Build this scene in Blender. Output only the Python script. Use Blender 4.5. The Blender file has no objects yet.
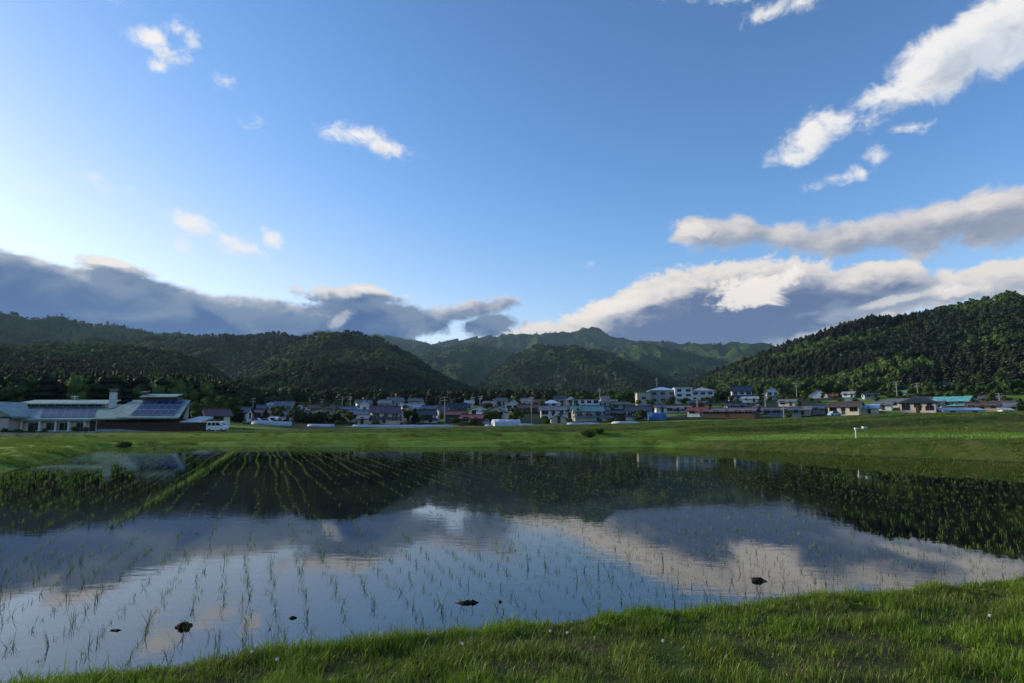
import bpy, math, random
import numpy as np
from mathutils import Vector
random.seed(7); R = np.random.default_rng(11)
sc = bpy.context.scene
COL = sc.collection
EYE = 1.9; F = 600.0; PITCH = math.atan(81.5/600.0); SP, CP = math.sin(PITCH), math.cos(PITCH)
HZ, FF = 423.0, 605.5
# ------------------------------------------------------------------ helpers
def smooth(t): t = np.clip(t, 0, 1); return t*t*(3-2*t)
def _hash(ix, iy, s):
    n = (ix.astype(np.int64)*374761393 + iy.astype(np.int64)*668265263 + s*1274126177) & 0x7fffffff
    n = ((n ^ (n >> 13))*1103515245 + 12345) & 0x7fffffff
    n = (n ^ (n >> 15)) & 0x7fffffff
    return (n % 100003)/100003.0
def vnoise(x, y, s=0):
    ix = np.floor(x); iy = np.floor(y); fx = x-ix; fy = y-iy
    fx = fx*fx*fx*(fx*(6*fx-15)+10); fy = fy*fy*fy*(fy*(6*fy-15)+10)
    a = _hash(ix, iy, s); b = _hash(ix+1, iy, s); c = _hash(ix, iy+1, s); d = _hash(ix+1, iy+1, s)
    return (a*(1-fx)+b*fx)*(1-fy)+(c*(1-fx)+d*fx)*fy
def fbm(x, y, o=5, s=0):
    v = 0; a = .5; t = 0
    for k in range(o):
        v = v+a*vnoise(x*2**k+k*17.3, y*2**k-k*9.1, s+k); t += a; a *= .5
    return v/t
def ridged(x, y, o=4, s=0):
    v = 0; a = .5; t = 0
    for k in range(o):
        v = v+a*(1-np.abs(2*vnoise(x*2**k+k*7.7, y*2**k+k*3.1, s+k)-1)); t += a; a *= .5
    return v/t
def mesh_np(name, V, quads=None, tris=None, smooth_=False):
    me = bpy.data.meshes.new(name)
    V = np.asarray(V, np.float32).reshape(-1, 3)
    q = np.zeros((0, 4), np.int32) if quads is None else np.asarray(quads, np.int32).reshape(-1, 4)
    t = np.zeros((0, 3), np.int32) if tris is None else np.asarray(tris, np.int32).reshape(-1, 3)
    loops = np.concatenate([q.ravel(), t.ravel()])
    me.vertices.add(len(V)); me.vertices.foreach_set('co', V.ravel())
    me.loops.add(len(loops)); me.loops.foreach_set('vertex_index', loops)
    me.polygons.add(len(q)+len(t))
    st = np.concatenate([np.arange(len(q))*4, len(q)*4+np.arange(len(t))*3]).astype(np.int32)
    me.polygons.foreach_set('loop_start', st)
    if smooth_: me.polygons.foreach_set('use_smooth', np.ones(len(q)+len(t), bool))
    me.update(calc_edges=True); me.validate()
    return me
def link(name, me, mats=None, parent=None, loc=None, rz=0):
    o = bpy.data.objects.new(name, me); COL.objects.link(o)
    if mats is not None:
        for m in (mats if isinstance(mats, (list, tuple)) else [mats]): me.materials.append(m)
    if parent: o.parent = parent
    if loc is not None: o.location = loc
    o.rotation_euler.z = rz
    return o
def tag(o, label=None, cat=None, group=None, kind=None):
    if label: o['label'] = label
    if cat: o['category'] = cat
    if group: o['group'] = group
    if kind: o['kind'] = kind
    return o
def empty(name, loc, rz=0, label=None, cat=None, group=None):
    o = bpy.data.objects.new(name, None); COL.objects.link(o)
    o.location = loc; o.rotation_euler.z = rz; o.empty_display_size = .3
    return tag(o, label, cat, group)
def copy_tree(o, parent=None):
    c = o.copy(); COL.objects.link(c); c.parent = parent
    for ch in list(o.children): copy_tree(ch, c)
    return c
class MB:
    def __init__(s): s.v = []; s.f = []; s.m = []
    def poly(s, pts, m=0):
        i = len(s.v); s.v += [tuple(p) for p in pts]; s.f.append(tuple(range(i, i+len(pts)))); s.m.append(m); return s
    def box(s, a, b, m=0):
        x0, y0, z0 = a; x1, y1, z1 = b; i = len(s.v)
        s.v += [(x0,y0,z0),(x1,y0,z0),(x1,y1,z0),(x0,y1,z0),(x0,y0,z1),(x1,y0,z1),(x1,y1,z1),(x0,y1,z1)]
        for f in ((3,2,1,0),(4,5,6,7),(0,1,5,4),(1,2,6,5),(2,3,7,6),(3,0,4,7)):
            s.f.append(tuple(i+k for k in f)); s.m.append(m)
        return s
    def slab(s, pts, th, m=0):            # quad slab: pts top surface (ccw from above), th thickness downward
        i = len(s.v); n = len(pts)
        s.v += [tuple(p) for p in pts]+[(p[0], p[1], p[2]-th) for p in pts]
        s.f.append(tuple(range(i, i+n))); s.m.append(m)
        s.f.append(tuple(range(i+2*n-1, i+n-1, -1))); s.m.append(m)
        for k in range(n):
            j = (k+1) % n; s.f.append((i+k, i+n+k, i+n+j, i+j)); s.m.append(m)
        return s
    def prism(s, prof, y0, y1, m=0):      # profile in (x,z) extruded along y
        i = len(s.v); n = len(prof)
        s.v += [(p[0], y0, p[1]) for p in prof]+[(p[0], y1, p[1]) for p in prof]
        s.f.append(tuple(range(i, i+n))); s.m.append(m)
        s.f.append(tuple(range(i+2*n-1, i+n-1, -1))); s.m.append(m)
        for k in range(n):
            j = (k+1) % n; s.f.append((i+k, i+n+k, i+n+j, i+j)); s.m.append(m)
        return s
    def tube(s, p, q, r0, r1, n=8, m=0):
        p = Vector(p); q = Vector(q); d = (q-p).normalized()
        u = d.orthogonal().normalized(); w = d.cross(u); i = len(s.v)
        for c, r in ((p, r0), (q, r1)):
            for k in range(n):
                a = 2*math.pi*k/n; s.v.append(tuple(c+u*(r*math.cos(a))+w*(r*math.sin(a))))
        for k in range(n):
            j = (k+1) % n; s.f.append((i+k, i+j, i+n+j, i+n+k)); s.m.append(m)
        s.f.append(tuple(i+n-1-k for k in range(n))); s.m.append(m); s.f.append(tuple(i+n+k for k in range(n))); s.m.append(m)
        return s
    def build(s, name, mats, parent=None, sm=False):
        me = bpy.data.meshes.new(name); me.from_pydata(s.v, [], s.f)
        me.polygons.foreach_set('material_index', s.m)
        if sm: me.polygons.foreach_set('use_smooth', [True]*len(s.f))
        me.update()
        import bmesh
        b = bmesh.new(); b.from_mesh(me); bmesh.ops.recalc_face_normals(b, faces=b.faces); b.to_mesh(me); b.free()
        return link(name, me, mats, parent)
# ------------------------------------------------------------------ node helpers
class NT:
    def __init__(s, nt): s.nt = nt
    def n(s, t, **k):
        x = s.nt.nodes.new(t)
        for a, b in k.items(): setattr(x, a, b)
        return x
    def l(s, a, b): s.nt.links.new(a, b)
    def _set(s, sock, v):
        if isinstance(v, bpy.types.NodeSocket): s.l(v, sock)
        elif v is not None: sock.default_value = v
    def m(s, op, a, b=None, c=None, clamp=False):
        x = s.n('ShaderNodeMath', operation=op, use_clamp=clamp)
        s._set(x.inputs[0], a)
        if b is not None: s._set(x.inputs[1], b)
        if c is not None: s._set(x.inputs[2], c)
        return x.outputs[0]
    def vm(s, op, a, b=None):
        x = s.n('ShaderNodeVectorMath', operation=op); s._set(x.inputs[0], a)
        if b is not None: s._set(x.inputs[1], b)
        return x.outputs['Value'] if op in ('DOT_PRODUCT', 'LENGTH') else x.outputs['Vector']
    def noise(s, vec, scale, detail=4, rough=.5, dist=0, dim='3D', lac=2.0):
        x = s.n('ShaderNodeTexNoise', noise_dimensions=dim); s._set(x.inputs['Vector'], vec)
        x.inputs['Scale'].default_value = scale; x.inputs['Detail'].default_value = detail
        x.inputs['Roughness'].default_value = rough; x.inputs['Distortion'].default_value = dist; x.inputs['Lacunarity'].default_value = lac
        return x
    def mix(s, f, a, b, t='MIX'):
        x = s.n('ShaderNodeMix', data_type='RGBA', blend_type=t)
        s._set(x.inputs[0], f)
        for sock, v in ((x.inputs[6], a), (x.inputs[7], b)):
            if isinstance(v, (tuple, list)) and len(v) == 3: v = (*v, 1)
            s._set(sock, v)
        return x.outputs[2]
    def mr(s, v, a, b, c=0., d=1., smoothstep=True):
        x = s.n('ShaderNodeMapRange', interpolation_type='SMOOTHSTEP' if smoothstep else 'LINEAR')
        s._set(x.inputs[0], v); s._set(x.inputs[1], a); s._set(x.inputs[2], b); s._set(x.inputs[3], c); s._set(x.inputs[4], d)
        return x.outputs[0]
    def ramp(s, f, stops):
        x = s.n('ShaderNodeValToRGB'); s._set(x.inputs[0], f); e = x.color_ramp.elements
        while len(e) < len(stops): e.new(.5)
        for k, (p, c) in enumerate(stops): e[k].position = p; e[k].color = (*c, 1)
        return x.outputs[0]
def new_mat(name):
    m = bpy.data.materials.new(name); m.use_nodes = True; m.node_tree.nodes.clear(); return m, NT(m.node_tree)
_mc = {}
def mat(name, col, rough=.7, var=.25, scale=1.5, metal=0, spec=.3, bump=0, bscale=8, obj=True):
    if name in _mc: return _mc[name]
    m, t = new_mat(name)
    tc = t.n('ShaderNodeTexCoord').outputs['Object']
    nz = t.noise(tc, scale, 5, .6)
    c = t.mix(t.mr(nz.outputs['Fac'], .3, .7), tuple(x*(1-var) for x in col), tuple(min(1, x*(1+var)) for x in col))
    b = t.n('ShaderNodeBsdfPrincipled'); t.l(c, b.inputs['Base Color']); b.inputs['Roughness'].default_value = rough
    b.inputs['Metallic'].default_value = metal; b.inputs['Specular IOR Level'].default_value = spec
    if bump:
        bp = t.n('ShaderNodeBump'); bp.inputs['Strength'].default_value = bump; bp.inputs['Distance'].default_value = .05
        t.l(t.noise(tc, bscale, 4).outputs['Fac'], bp.inputs['Height']); t.l(bp.outputs[0], b.inputs['Normal'])
    t.l(b.outputs[0], t.n('ShaderNodeOutputMaterial').inputs[0]); _mc[name] = m; return m
def roof_mat(name, col, rough=.45):
    if name in _mc: return _mc[name]
    m, t = new_mat(name)
    tc = t.n('ShaderNodeTexCoord').outputs['Object']
    w = t.n('ShaderNodeTexWave', bands_direction='X'); t.l(tc, w.inputs['Vector']); w.inputs['Scale'].default_value = 1.1; w.inputs['Distortion'].default_value = .1
    nz = t.noise(tc, .9, 6, .65)
    c = t.mix(t.mr(nz.outputs['Fac'], .32, .68), tuple(x*.72 for x in col), tuple(min(1, x*1.3) for x in col))
    c = t.mix(t.mr(w.outputs['Fac'], 0, .12, .5, 0), c, tuple(x*.4 for x in col))
    b = t.n('ShaderNodeBsdfPrincipled'); t.l(c, b.inputs['Base Color']); b.inputs['Roughness'].default_value = rough
    bp = t.n('ShaderNodeBump'); bp.inputs['Strength'].default_value = .4; bp.inputs['Distance'].default_value = .05
    t.l(w.outputs['Fac'], bp.inputs['Height']); t.l(bp.outputs[0], b.inputs['Normal'])
    t.l(b.outputs[0], t.n('ShaderNodeOutputMaterial').inputs[0]); _mc[name] = m; return m
# ------------------------------------------------------------------ the paddy and the lie of the land
POLY = np.array([(-9.5, 1.6), (-3.5, 4.35), (-1.5, 5.12), (0, 5.6), (6.2, 7.3), (16, 10.2), (36, 16), (25, 29.5), (18.2, 38.3), (11, 47.5), (-31.5, 47.8), (-29.7, 44), (-19, 22.5)], float)
def sdist(X, Y):
    X = np.asarray(X, float); Y = np.asarray(Y, float)
    d = np.full(X.shape, 1e9); ins = np.zeros(X.shape, bool); n = len(POLY)
    for i in range(n):
        ax, ay = POLY[i]; bx, by = POLY[(i+1) % n]; ex, ey = bx-ax, by-ay
        t = np.clip(((X-ax)*ex+(Y-ay)*ey)/(ex*ex+ey*ey), 0, 1)
        d = np.minimum(d, np.hypot(X-ax-t*ex, Y-ay-t*ey))
        c = ((ay > Y) != (by > Y)) & (X < (bx-ax)*(Y-ay)/(by-ay+1e-12)+ax); ins ^= c
    return np.where(ins, -d, d)
# far profile: px column -> offsets beyond shore (V,B) then absolute (T,K,G,H,J) depth and picture row
PROF = {   # x: [ (Dbank_top offset, y) , (D, y) T, K, G, H, J ]
 -250: [(1.2, .30), (45, .30), (58, .2), (85, .1), (250, 6), (340, 12)],
 0:   [(1.2, .30), (45, .25), (60, .15), (88, .05), (250, 6), (340, 12)],
 105: [(1.3, .30), (60, .2), (75, .15), (98, .02), (250, 6), (340, 12)],
 200: [(1.6, .30), (70, .18), (76, .22), (101, .02), (260, 6), (340, 12)],
 300: [(1.8, .34), (72, .2), (80, .25), (140, .3), (300, 8.0), (350, 11)],
 400: [(1.8, .36), (75, .18), (80, .34), (160, .58), (300, 8.8), (350, 12)],
 600: [(2.0, .40), (68, .45), (76, .62), (168, 1.7), (300, 10.0), (350, 14)],
 700: [(2.0, .55), (56, .7), (64, 1.0), (165, 2.5), (290, 11.8), (350, 14.5)],
 800: [(2.0, .76), (56, .9), (63, 1.35), (180, 3.4), (290, 13.2), (350, 17)],
 900: [(2.1, .95), (52, 1.0), (64, 2.2), (176, 4.7), (275, 14.0), (350, 20)],
 1024:[(2.2, 1.02), (49, 1.08), (62, 2.55), (186, 5.0), (275, 13.8), (350, 22)],
 1300:[(2.2, 1.05), (46, 1.1), (60, 2.8), (186, 5.1), (275, 14), (350, 24)],
}
PX = np.array(sorted(PROF)); PA = np.arctan((PX-512)/FF)
PT = np.array([PROF[k] for k in PX], float)       # n x 6 x 2
# ridges : crest distance (radial), foot distance, list of (x px, y px) , outside list of (deg, elevation deg)
def ridge(D, foot, pts, left=(), right=(), back=.5, amp=1.0):
    a = [math.radians(q[0]) for q in left]; e = [math.tan(math.radians(q[1])) for q in left]
    for x, y in pts:
        az = math.atan((x-512)/FF); a.append(az); e.append((HZ-y)/FF*math.cos(az))
    a += [math.radians(q[0]) for q in right]; e += [math.tan(math.radians(q[1])) for q in right]
    return dict(D=D, foot=foot, a=np.array(a), e=np.array(e), back=back, amp=amp)
RIDGES = [
 ridge(1050, 400, [(600,423),(650,402),(680,390),(720,371),(760,355),(800,341),(850,327),(880,319),(905,321),(940,315),(980,307),(1024,298)], right=[(44,7.8),(60,9),(90,8),(130,5),(180,0)], amp=.8),
 ridge(620, 360, [(720,423),(770,398),(850,377),(900,360),(960,348),(1024,338)], right=[(45,5),(60,6),(90,4),(120,0)], amp=.5),
 ridge(1500, 500, [(180,423),(220,385),(240,366),(260,356),(285,345),(320,338),(345,339),(380,347),(420,365),(450,382),(480,392),(530,398),(580,423)], amp=1.2),
 ridge(850, 260, [(0,352),(60,350),(120,352),(170,358),(200,368),(230,386),(260,405),(300,423)], left=[(-180,0),(-120,3),(-90,5),(-60,5.5)], amp=.7),
 ridge(2600, 900, [(400,423),(430,400),(480,383),(510,363),(535,350),(570,348),(610,353),(640,368),(670,384),(700,395),(780,423)], amp=1.6),
 ridge(3200, 1300, [(0,318),(50,322),(100,328),(140,334),(180,338),(250,350),(330,370),(420,423)], left=[(-180,2),(-130,5),(-100,7),(-70,7.5),(-52,8)], amp=1.2),
 ridge(2200, 1000, [(-100,346),(0,344),(60,344),(100,341),(150,339),(190,336),(230,335),(260,337),(290,341),(330,350),(400,368),(460,423)], left=[(-60,3),(-48,4)], amp=1.3),
 ridge(5600, 2800, [(200,352),(240,345),(290,338),(320,334),(350,334),(380,338),(420,343),(450,338),(480,334),(512,332),(540,336),(560,336),(575,334),(588,331),(600,331),(612,336),(640,339),(680,341),(720,344),(800,350),(1024,370)], left=[(-180,2),(-60,3)], right=[(60,3),(180,2)], amp=1.0),
 ridge(4300, 2400, [(600,390),(640,362),(680,350),(710,344),(740,340),(765,342),(800,350),(850,362),(900,380),(1000,423)], amp=1.2),
 ridge(3700, 2000, [(330,423),(380,363),(430,350),(470,346),(500,350),(560,365),(610,352),(640,346),(665,345),(700,352),(740,366),(800,400)], amp=1.5),
 ridge(640, 330, [(180,410),(220,402),(260,402),(400,400),(500,399),(560,398),(620,400),(660,408),(700,423)], amp=.2),
]
def ground_z(X, Y, detail=True):
    X = np.asarray(X, float); Y = np.asarray(Y, float)
    az = np.arctan2(X, Y); r = np.hypot(X, Y); dep = r*np.cos(np.clip(az, -1.15, 1.15))
    a = np.clip(az, PA[0], PA[-1])
    prof = np.empty(X.shape+(6, 2))
    for i in range(6):
        for j in range(2): prof[..., i, j] = np.interp(a, PA, PT[:, i, j])
    sd = sdist(X, Y)
    near = (Y < np.interp(X, POLY[:6, 0], POLY[:6, 1])) & (Y < 17) | (Y < 1.6)
    bank = prof[..., 0, 1]; off = prof[..., 0, 0]
    wob = (fbm(X*.35, Y*.35, 3, 5)-.5)*.5
    rise = smooth((sd+wob*smooth(sd))/off)
    zb = bank*rise + .05*np.exp(-((sd-off-.3)/.5)**2)
    # terrace values past the bank
    z = zb.copy()
    D = [prof[..., i, 0] for i in range(6)]; Z = [prof[..., i, 1] for i in range(6)]
    for i in range(1, 6):
        d0 = D[i-1] if i > 1 else D[1]-8
        t = np.clip((dep-d0)/np.maximum(D[i]-d0, 1), 0, 1)
        if i in (2,): t = smooth(t)
        z = np.where((dep > d0) & (sd > off), Z[i-1]+(Z[i]-Z[i-1])*t, z)
    # near bank, the camera stands on it
    zn = .27*smooth(sd/.55)+.06*smooth((sd-.5)/1.5)+(fbm(X*1.3, Y*1.3, 4, 9)-.5)*.045*smooth(sd/.8)
    bw = np.where(near, 1., 0.)
    wside = smooth((np.abs(az)-1.05)/.35)       # beyond the sides everything settles to a low field
    z = np.where(near, zn, z*(1-wside)+wside*np.where(r < 330, .3*rise+0*r, z))
    z = np.where(sd < 0, -.02-.10*smooth(-sd/.5), z)
    # little paddy dykes across the fields behind
    if detail:
        f = smooth((dep-52)/6)*(1-smooth((dep-118)/20))*(sd > 3)
        dk = np.abs(((Y+.13*X+3*fbm(X*.02, Y*.02, 2, 3)) % 19.0)-9.5)
        z = z+f*.5*(1-smooth((dk-.6)/1.6))
        z = z+np.where(sd > 1.0, (fbm(X*.5, Y*.5, 4, 21)-.5)*.16*smooth((r-15)/20), 0)
    # beyond
    zf = np.where(r > 350, Z[5]*0+15+(r-350)*.02, 0)
    far = smooth((r-330)/60)
    z = z*(1-far)+far*np.maximum(zf, z*0)
    rr = smooth((r-300)/700)
    gul = ridged(X/520., Y/520., 4, 40)-.55; gul2 = ridged(X/150., Y/150., 3, 70)-.55
    for g in RIDGES:
        e = np.interp(az, g['a'], g['e'], left=0, right=0)
        cz = e*g['D']*1.0
        w = fbm(az*6+g['D'], np.zeros_like(az), 3, 3)
        Dw = g['D']*(1+.10*(w-.5))
        t = (r-g['foot'])/(Dw-g['foot'])
        up = np.clip(t, 0, 1)**1.25
        dn = np.clip(1-(r-Dw)/(g['back']*g['D']), 0, 1)
        hh = e*Dw*np.where(r < Dw, up, dn**1.3)
        env = np.clip(t, 0, 1)*np.clip(1.15-t, .0, 1)*2.2
        hh = hh+np.where(r < Dw, 1, 0)*e*g['D']*env*(.55*gul+.18*gul2)*min(1.2, g['amp'])
        z = np.maximum(z, np.where(hh > 0, hh+.0, -1))
    return z
def gz(x, y): return float(ground_z(np.array([x]), np.array([y]))[0])
# polar sheet
azf = np.radians(np.concatenate([np.linspace(-180, -58, 90, endpoint=False), np.linspace(-58, 58, 760, endpoint=False), np.linspace(58, 180, 90)]))
r1 = np.exp(np.linspace(math.log(1.0), math.log(90), 620)); r2 = np.exp(np.linspace(math.log(90), math.log(400), 190))[1:]
r3 = np.exp(np.linspace(math.log(400), math.log(9000), 330))
def sheet(name, rs, m, sm=True):
    A, RR = np.meshgrid(azf, rs); X = RR*np.sin(A); Y = RR*np.cos(A); Z = ground_z(X, Y)
    n, k = X.shape; V = np.stack([X, Y, Z], -1).reshape(-1, 3)
    i = np.arange(n-1)[:, None]*k+np.arange(k-1)[None, :]
    q = np.stack([i, i+1, i+k+1, i+k], -1).reshape(-1, 4)[:, ::-1]
    me = mesh_np(name, V, q, smooth_=sm); return link(name, me, m), X, Y, Z
# ------------------------------------------------------------------ ground materials
def ground_material():
    m, t = new_mat('field_ground'); P = t.n('ShaderNodeNewGeometry'); pos = P.outputs['Position']
    n1 = t.noise(pos, .045, 5, .6).outputs['Fac']; n2 = t.noise(pos, .6, 6, .65).outputs['Fac']; n3 = t.noise(pos, 6, 5, .7).outputs['Fac']
    at = t.n('ShaderNodeAttribute', attribute_name='zone').outputs['Fac']      # 0 field, .5 bank, 1 planted paddy
    g = t.mix(t.mr(n1, .35, .65), (.075, .15, .014), (.125, .22, .020))
    g = t.mix(t.mr(n2, .45, .7), g, (.12, .17, .03))
    st = t.n('ShaderNodeAttribute', attribute_name='strip').outputs['Fac']
    g = t.mix(t.mr(st, 0, 1, 0, .75, False), g, t.ramp(st, [(0, (.06, .13, .012)), (.25, (.14, .26, .024)), (.5, (.05, .10, .02)), (.75, (.17, .23, .045)), (1, (.09, .20, .018))]))
    bank = t.mix(t.mr(n2, .4, .62), (.040, .075, .012), (.085, .095, .028))
    c = t.mix(t.mr(at, .3, .5), g, bank); c = t.mix(t.mr(at, .6, .9), c, (.14, .25, .024)); c = t.mix(t.mr(at, 1.4, 1.9), c, (.022, .034, .014)); c = t.mix(t.mr(at, 2.2, 2.8), c, t.mix(t.mr(n2, .42, .6), (.035, .060, .010), (.052, .050, .022)))
    c = t.mix(t.mr(n3, .55, .8, 0, .6), c, (.03, .035, .012))
    mud = t.n('ShaderNodeSeparateXYZ'); t.l(pos, mud.inputs[0])
    c = t.mix(t.mr(mud.outputs[2], -.03, .06), (.030, .024, .016), c)
    b = t.n('ShaderNodeBsdfPrincipled'); t.l(c, b.inputs['Base Color']); b.inputs['Roughness'].default_value = .9; b.inputs['Specular IOR Level'].default_value = .1
    bp = t.n('ShaderNodeBump'); bp.inputs['Strength'].default_value = .6; bp.inputs['Distance'].default_value = .12
    t.l(t.noise(pos, 3.5, 6, .7).outputs['Fac'], bp.inputs['Height']); t.l(bp.outputs[0], b.inputs['Normal'])
    t.l(b.outputs[0], t.n('ShaderNodeOutputMaterial').inputs[0]); return m
def hill_material():
    m, t = new_mat('hill_ground'); pos = t.n('ShaderNodeNewGeometry').outputs['Position']
    n1 = t.noise(pos, .004, 6, .6).outputs['Fac']; n2 = t.noise(pos, .05, 6, .7).outputs['Fac']
    c = t.mix(t.mr(n1, .4, .62), (.022, .044, .014), (.06, .10, .022)); c = t.mix(t.mr(n2, .5, .75, 0, .7), c, (.012, .024, .010))
    b = t.n('ShaderNodeBsdfPrincipled'); t.l(c, b.inputs['Base Color']); b.inputs['Roughness'].default_value = .95; b.inputs['Specular IOR Level'].default_value = .05
    bp = t.n('ShaderNodeBump'); bp.inputs['Strength'].default_value = 1; bp.inputs['Distance'].default_value = 8
    t.l(t.noise(pos, .06, 6, .7).outputs['Fac'], bp.inputs['Height']); t.l(bp.outputs[0], b.inputs['Normal'])
    t.l(b.outputs[0], t.n('ShaderNodeOutputMaterial').inputs[0]); return m
ro, GX, GY, GZ = sheet('ground', np.concatenate([r1, r2]), ground_material())
tag(ro, kind='structure')
def zone_of(X, Y):
    az = np.arctan2(X, Y); dep = Y; sd = sdist(X, Y); a = np.clip(az, PA[0], PA[-1])
    T = np.interp(a, PA, PT[:, 1, 0]); K = np.interp(a, PA, PT[:, 2, 0]); off = np.interp(a, PA, PT[:, 0, 0])
    z = np.zeros_like(X)
    right = smooth((az-.1)/.25)
    z = np.where((sd > 0) & (sd < off+.4), .5*np.maximum(right, .2), z)
    z = np.where((sd > off+.4) & (dep < T-1) & (az > .1), 1.0*smooth((az-.2)/.12), z)
    z = np.where((dep > T-1) & (dep < K+4) & (sd > off), .5*right, z)
    dk = np.abs(((Y+.13*X+3*fbm(X*.02, Y*.02, 2, 3)) % 19.0)-9.5); z = np.where((dep > K+3) & (dk < 2.0), .5, z)
    z = np.where((az < -.52) & (sd > 0) & (dep < 50), 1.0*smooth((-.50-az)/.06), z)
    z = np.where((Y < 17) & ((Y < np.interp(X, POLY[:6, 0], POLY[:6, 1])) | (Y < 1.6)), 3.0, z)
    nn = fbm(X*.05, Y*.05, 3, 91); G_ = np.interp(a, PA, PT[:, 3, 0]); z = np.where((dep > G_+2+14*(nn-.5)) & (az > -.42), 2.0*(nn < .62), z)
    return z
at = ro.data.attributes.new('zone', 'FLOAT', 'POINT'); at.data.foreach_set('value', zone_of(GX, GY).astype(np.float32).ravel())
def strip_of(X, Y):
    q = (Y+.13*X+3*fbm(X*.02, Y*.02, 2, 3)); row = np.floor(q/19.); seg = np.floor((X+row*23)/(34+0*row))
    return _hash(row, seg, 17)*(Y > 45)*(np.hypot(X, Y) < 190)+.0
a2 = ro.data.attributes.new('strip', 'FLOAT', 'POINT'); a2.data.foreach_set('value', strip_of(GX, GY).astype(np.float32).ravel())
rh, HX, HY, HZZ = sheet('hills', r3, hill_material()); tag(rh, kind='structure')
# ------------------------------------------------------------------ water
def water_material():
    m, t = new_mat('paddy_water'); pos = t.n('ShaderNodeNewGeometry').outputs['Position']
    mp = t.n('ShaderNodeMapping'); t.l(pos, mp.inputs[0]); mp.inputs['Rotation'].default_value = (0, 0, .25); mp.inputs['Scale'].default_value = (.8, 1.9, 1)
    a = t.noise(mp.outputs[0], 3.2, 3, .5).outputs['Fac']; b_ = t.noise(mp.outputs[0], 11, 2, .5).outputs['Fac']
    patch = t.mr(t.noise(pos, .16, 3, .6).outputs['Fac'], .38, .66, .12, 1.0)
    h = t.m('MULTIPLY', t.m('ADD', a, t.m('MULTIPLY', b_, .18)), patch)
    bp = t.n('ShaderNodeBump'); bp.inputs['Strength'].default_value = 1.0; bp.inputs['Distance'].default_value = .0022; t.l(h, bp.inputs['Height'])
    fr = t.n('ShaderNodeFresnel'); fr.inputs[0].default_value = 2.9; t.l(bp.outputs[0], fr.inputs[1])
    gl = t.n('ShaderNodeBsdfGlossy'); gl.inputs['Roughness'].default_value = .012; t.l(bp.outputs[0], gl.inputs['Normal'])
    tr = t.n('ShaderNodeBsdfTransparent'); tr.inputs[0].default_value = (.62, .62, .5, 1)
    mx = t.n('ShaderNodeMixShader'); t.l(fr.outputs[0], mx.inputs[0]); t.l(tr.outputs[0], mx.inputs[1]); t.l(gl.outputs[0], mx.inputs[2])
    t.l(mx.outputs[0], t.n('ShaderNodeOutputMaterial').inputs[0]); return m
c = POLY.mean(0); W = POLY+(POLY-c)/np.linalg.norm(POLY-c, axis=1)[:, None]*.5
w = MB().poly([(x, y, 0) for x, y in W]).build('water', water_material()); tag(w, kind='structure')
# ------------------------------------------------------------------ foliage
def leaf_mat(name, c0, c1, c2, per_obj=.5, scale=.35, trans=.2, attr=None, wscale=None):
    m, t = new_mat(name); pos = t.n('ShaderNodeNewGeometry').outputs['Position']
    oi = t.n('ShaderNodeObjectInfo').outputs['Random']
    n = t.noise(pos, scale, 3, .6).outputs['Fac']
    c = t.mix(t.mr(n, .35, .65), c0, c1)
    f = t.m('MULTIPLY', oi, per_obj)
    c = t.mix(f, c, c2)
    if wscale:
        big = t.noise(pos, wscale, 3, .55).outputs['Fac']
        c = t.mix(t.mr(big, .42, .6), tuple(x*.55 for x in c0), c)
    if attr:
        at = t.n('ShaderNodeAttribute', attribute_name=attr).outputs['Fac']
        c = t.mix(t.mr(at, .82, .97), c, (.16, .13, .055)); c = t.mix(t.mr(at, 0, .5, .45, 0), c, (.018, .035, .008))
    d = t.n('ShaderNodeBsdfDiffuse'); t.l(c, d.inputs[0])
    tr = t.n('ShaderNodeBsdfTranslucent'); t.l(t.mix(.5, c, (.12, .2, .02)), tr.inputs[0])
    g = t.n('ShaderNodeBsdfGlossy'); g.inputs['Roughness'].default_value = .45; g.inputs[0].default_value = (.5, .5, .5, 1)
    m1 = t.n('ShaderNodeMixShader'); m1.inputs[0].default_value = trans; t.l(d.outputs[0], m1.inputs[1]); t.l(tr.outputs[0], m1.inputs[2])
    m2 = t.n('ShaderNodeMixShader'); m2.inputs[0].default_value = .04; t.l(m1.outputs[0], m2.inputs[1]); t.l(g.outputs[0], m2.inputs[2])
    t.l(m2.outputs[0], t.n('ShaderNodeOutputMaterial').inputs[0]); return m
L_dec = leaf_mat('broadleaf_leaves', (.020, .045, .010), (.045, .085, .016), (.07, .12, .02))
L_con = leaf_mat('conifer_needles', (.010, .022, .009), (.018, .036, .013), (.022, .045, .014))
L_pur = leaf_mat('dark_purple_leaves', (.030, .012, .014), (.05, .02, .02), (.04, .02, .02))
F_dec = leaf_mat('forest_broadleaf', (.018, .042, .010), (.042, .080, .015), (.11, .18, .028), per_obj=.8, scale=.05, wscale=.006)  # bright patches: fresh leaf green, with sunlit patches of slope painted into the colour
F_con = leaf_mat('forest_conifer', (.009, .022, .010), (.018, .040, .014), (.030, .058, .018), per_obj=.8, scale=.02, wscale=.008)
bark = mat('bark', (.06, .045, .03), .9, .4, 3)
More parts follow.
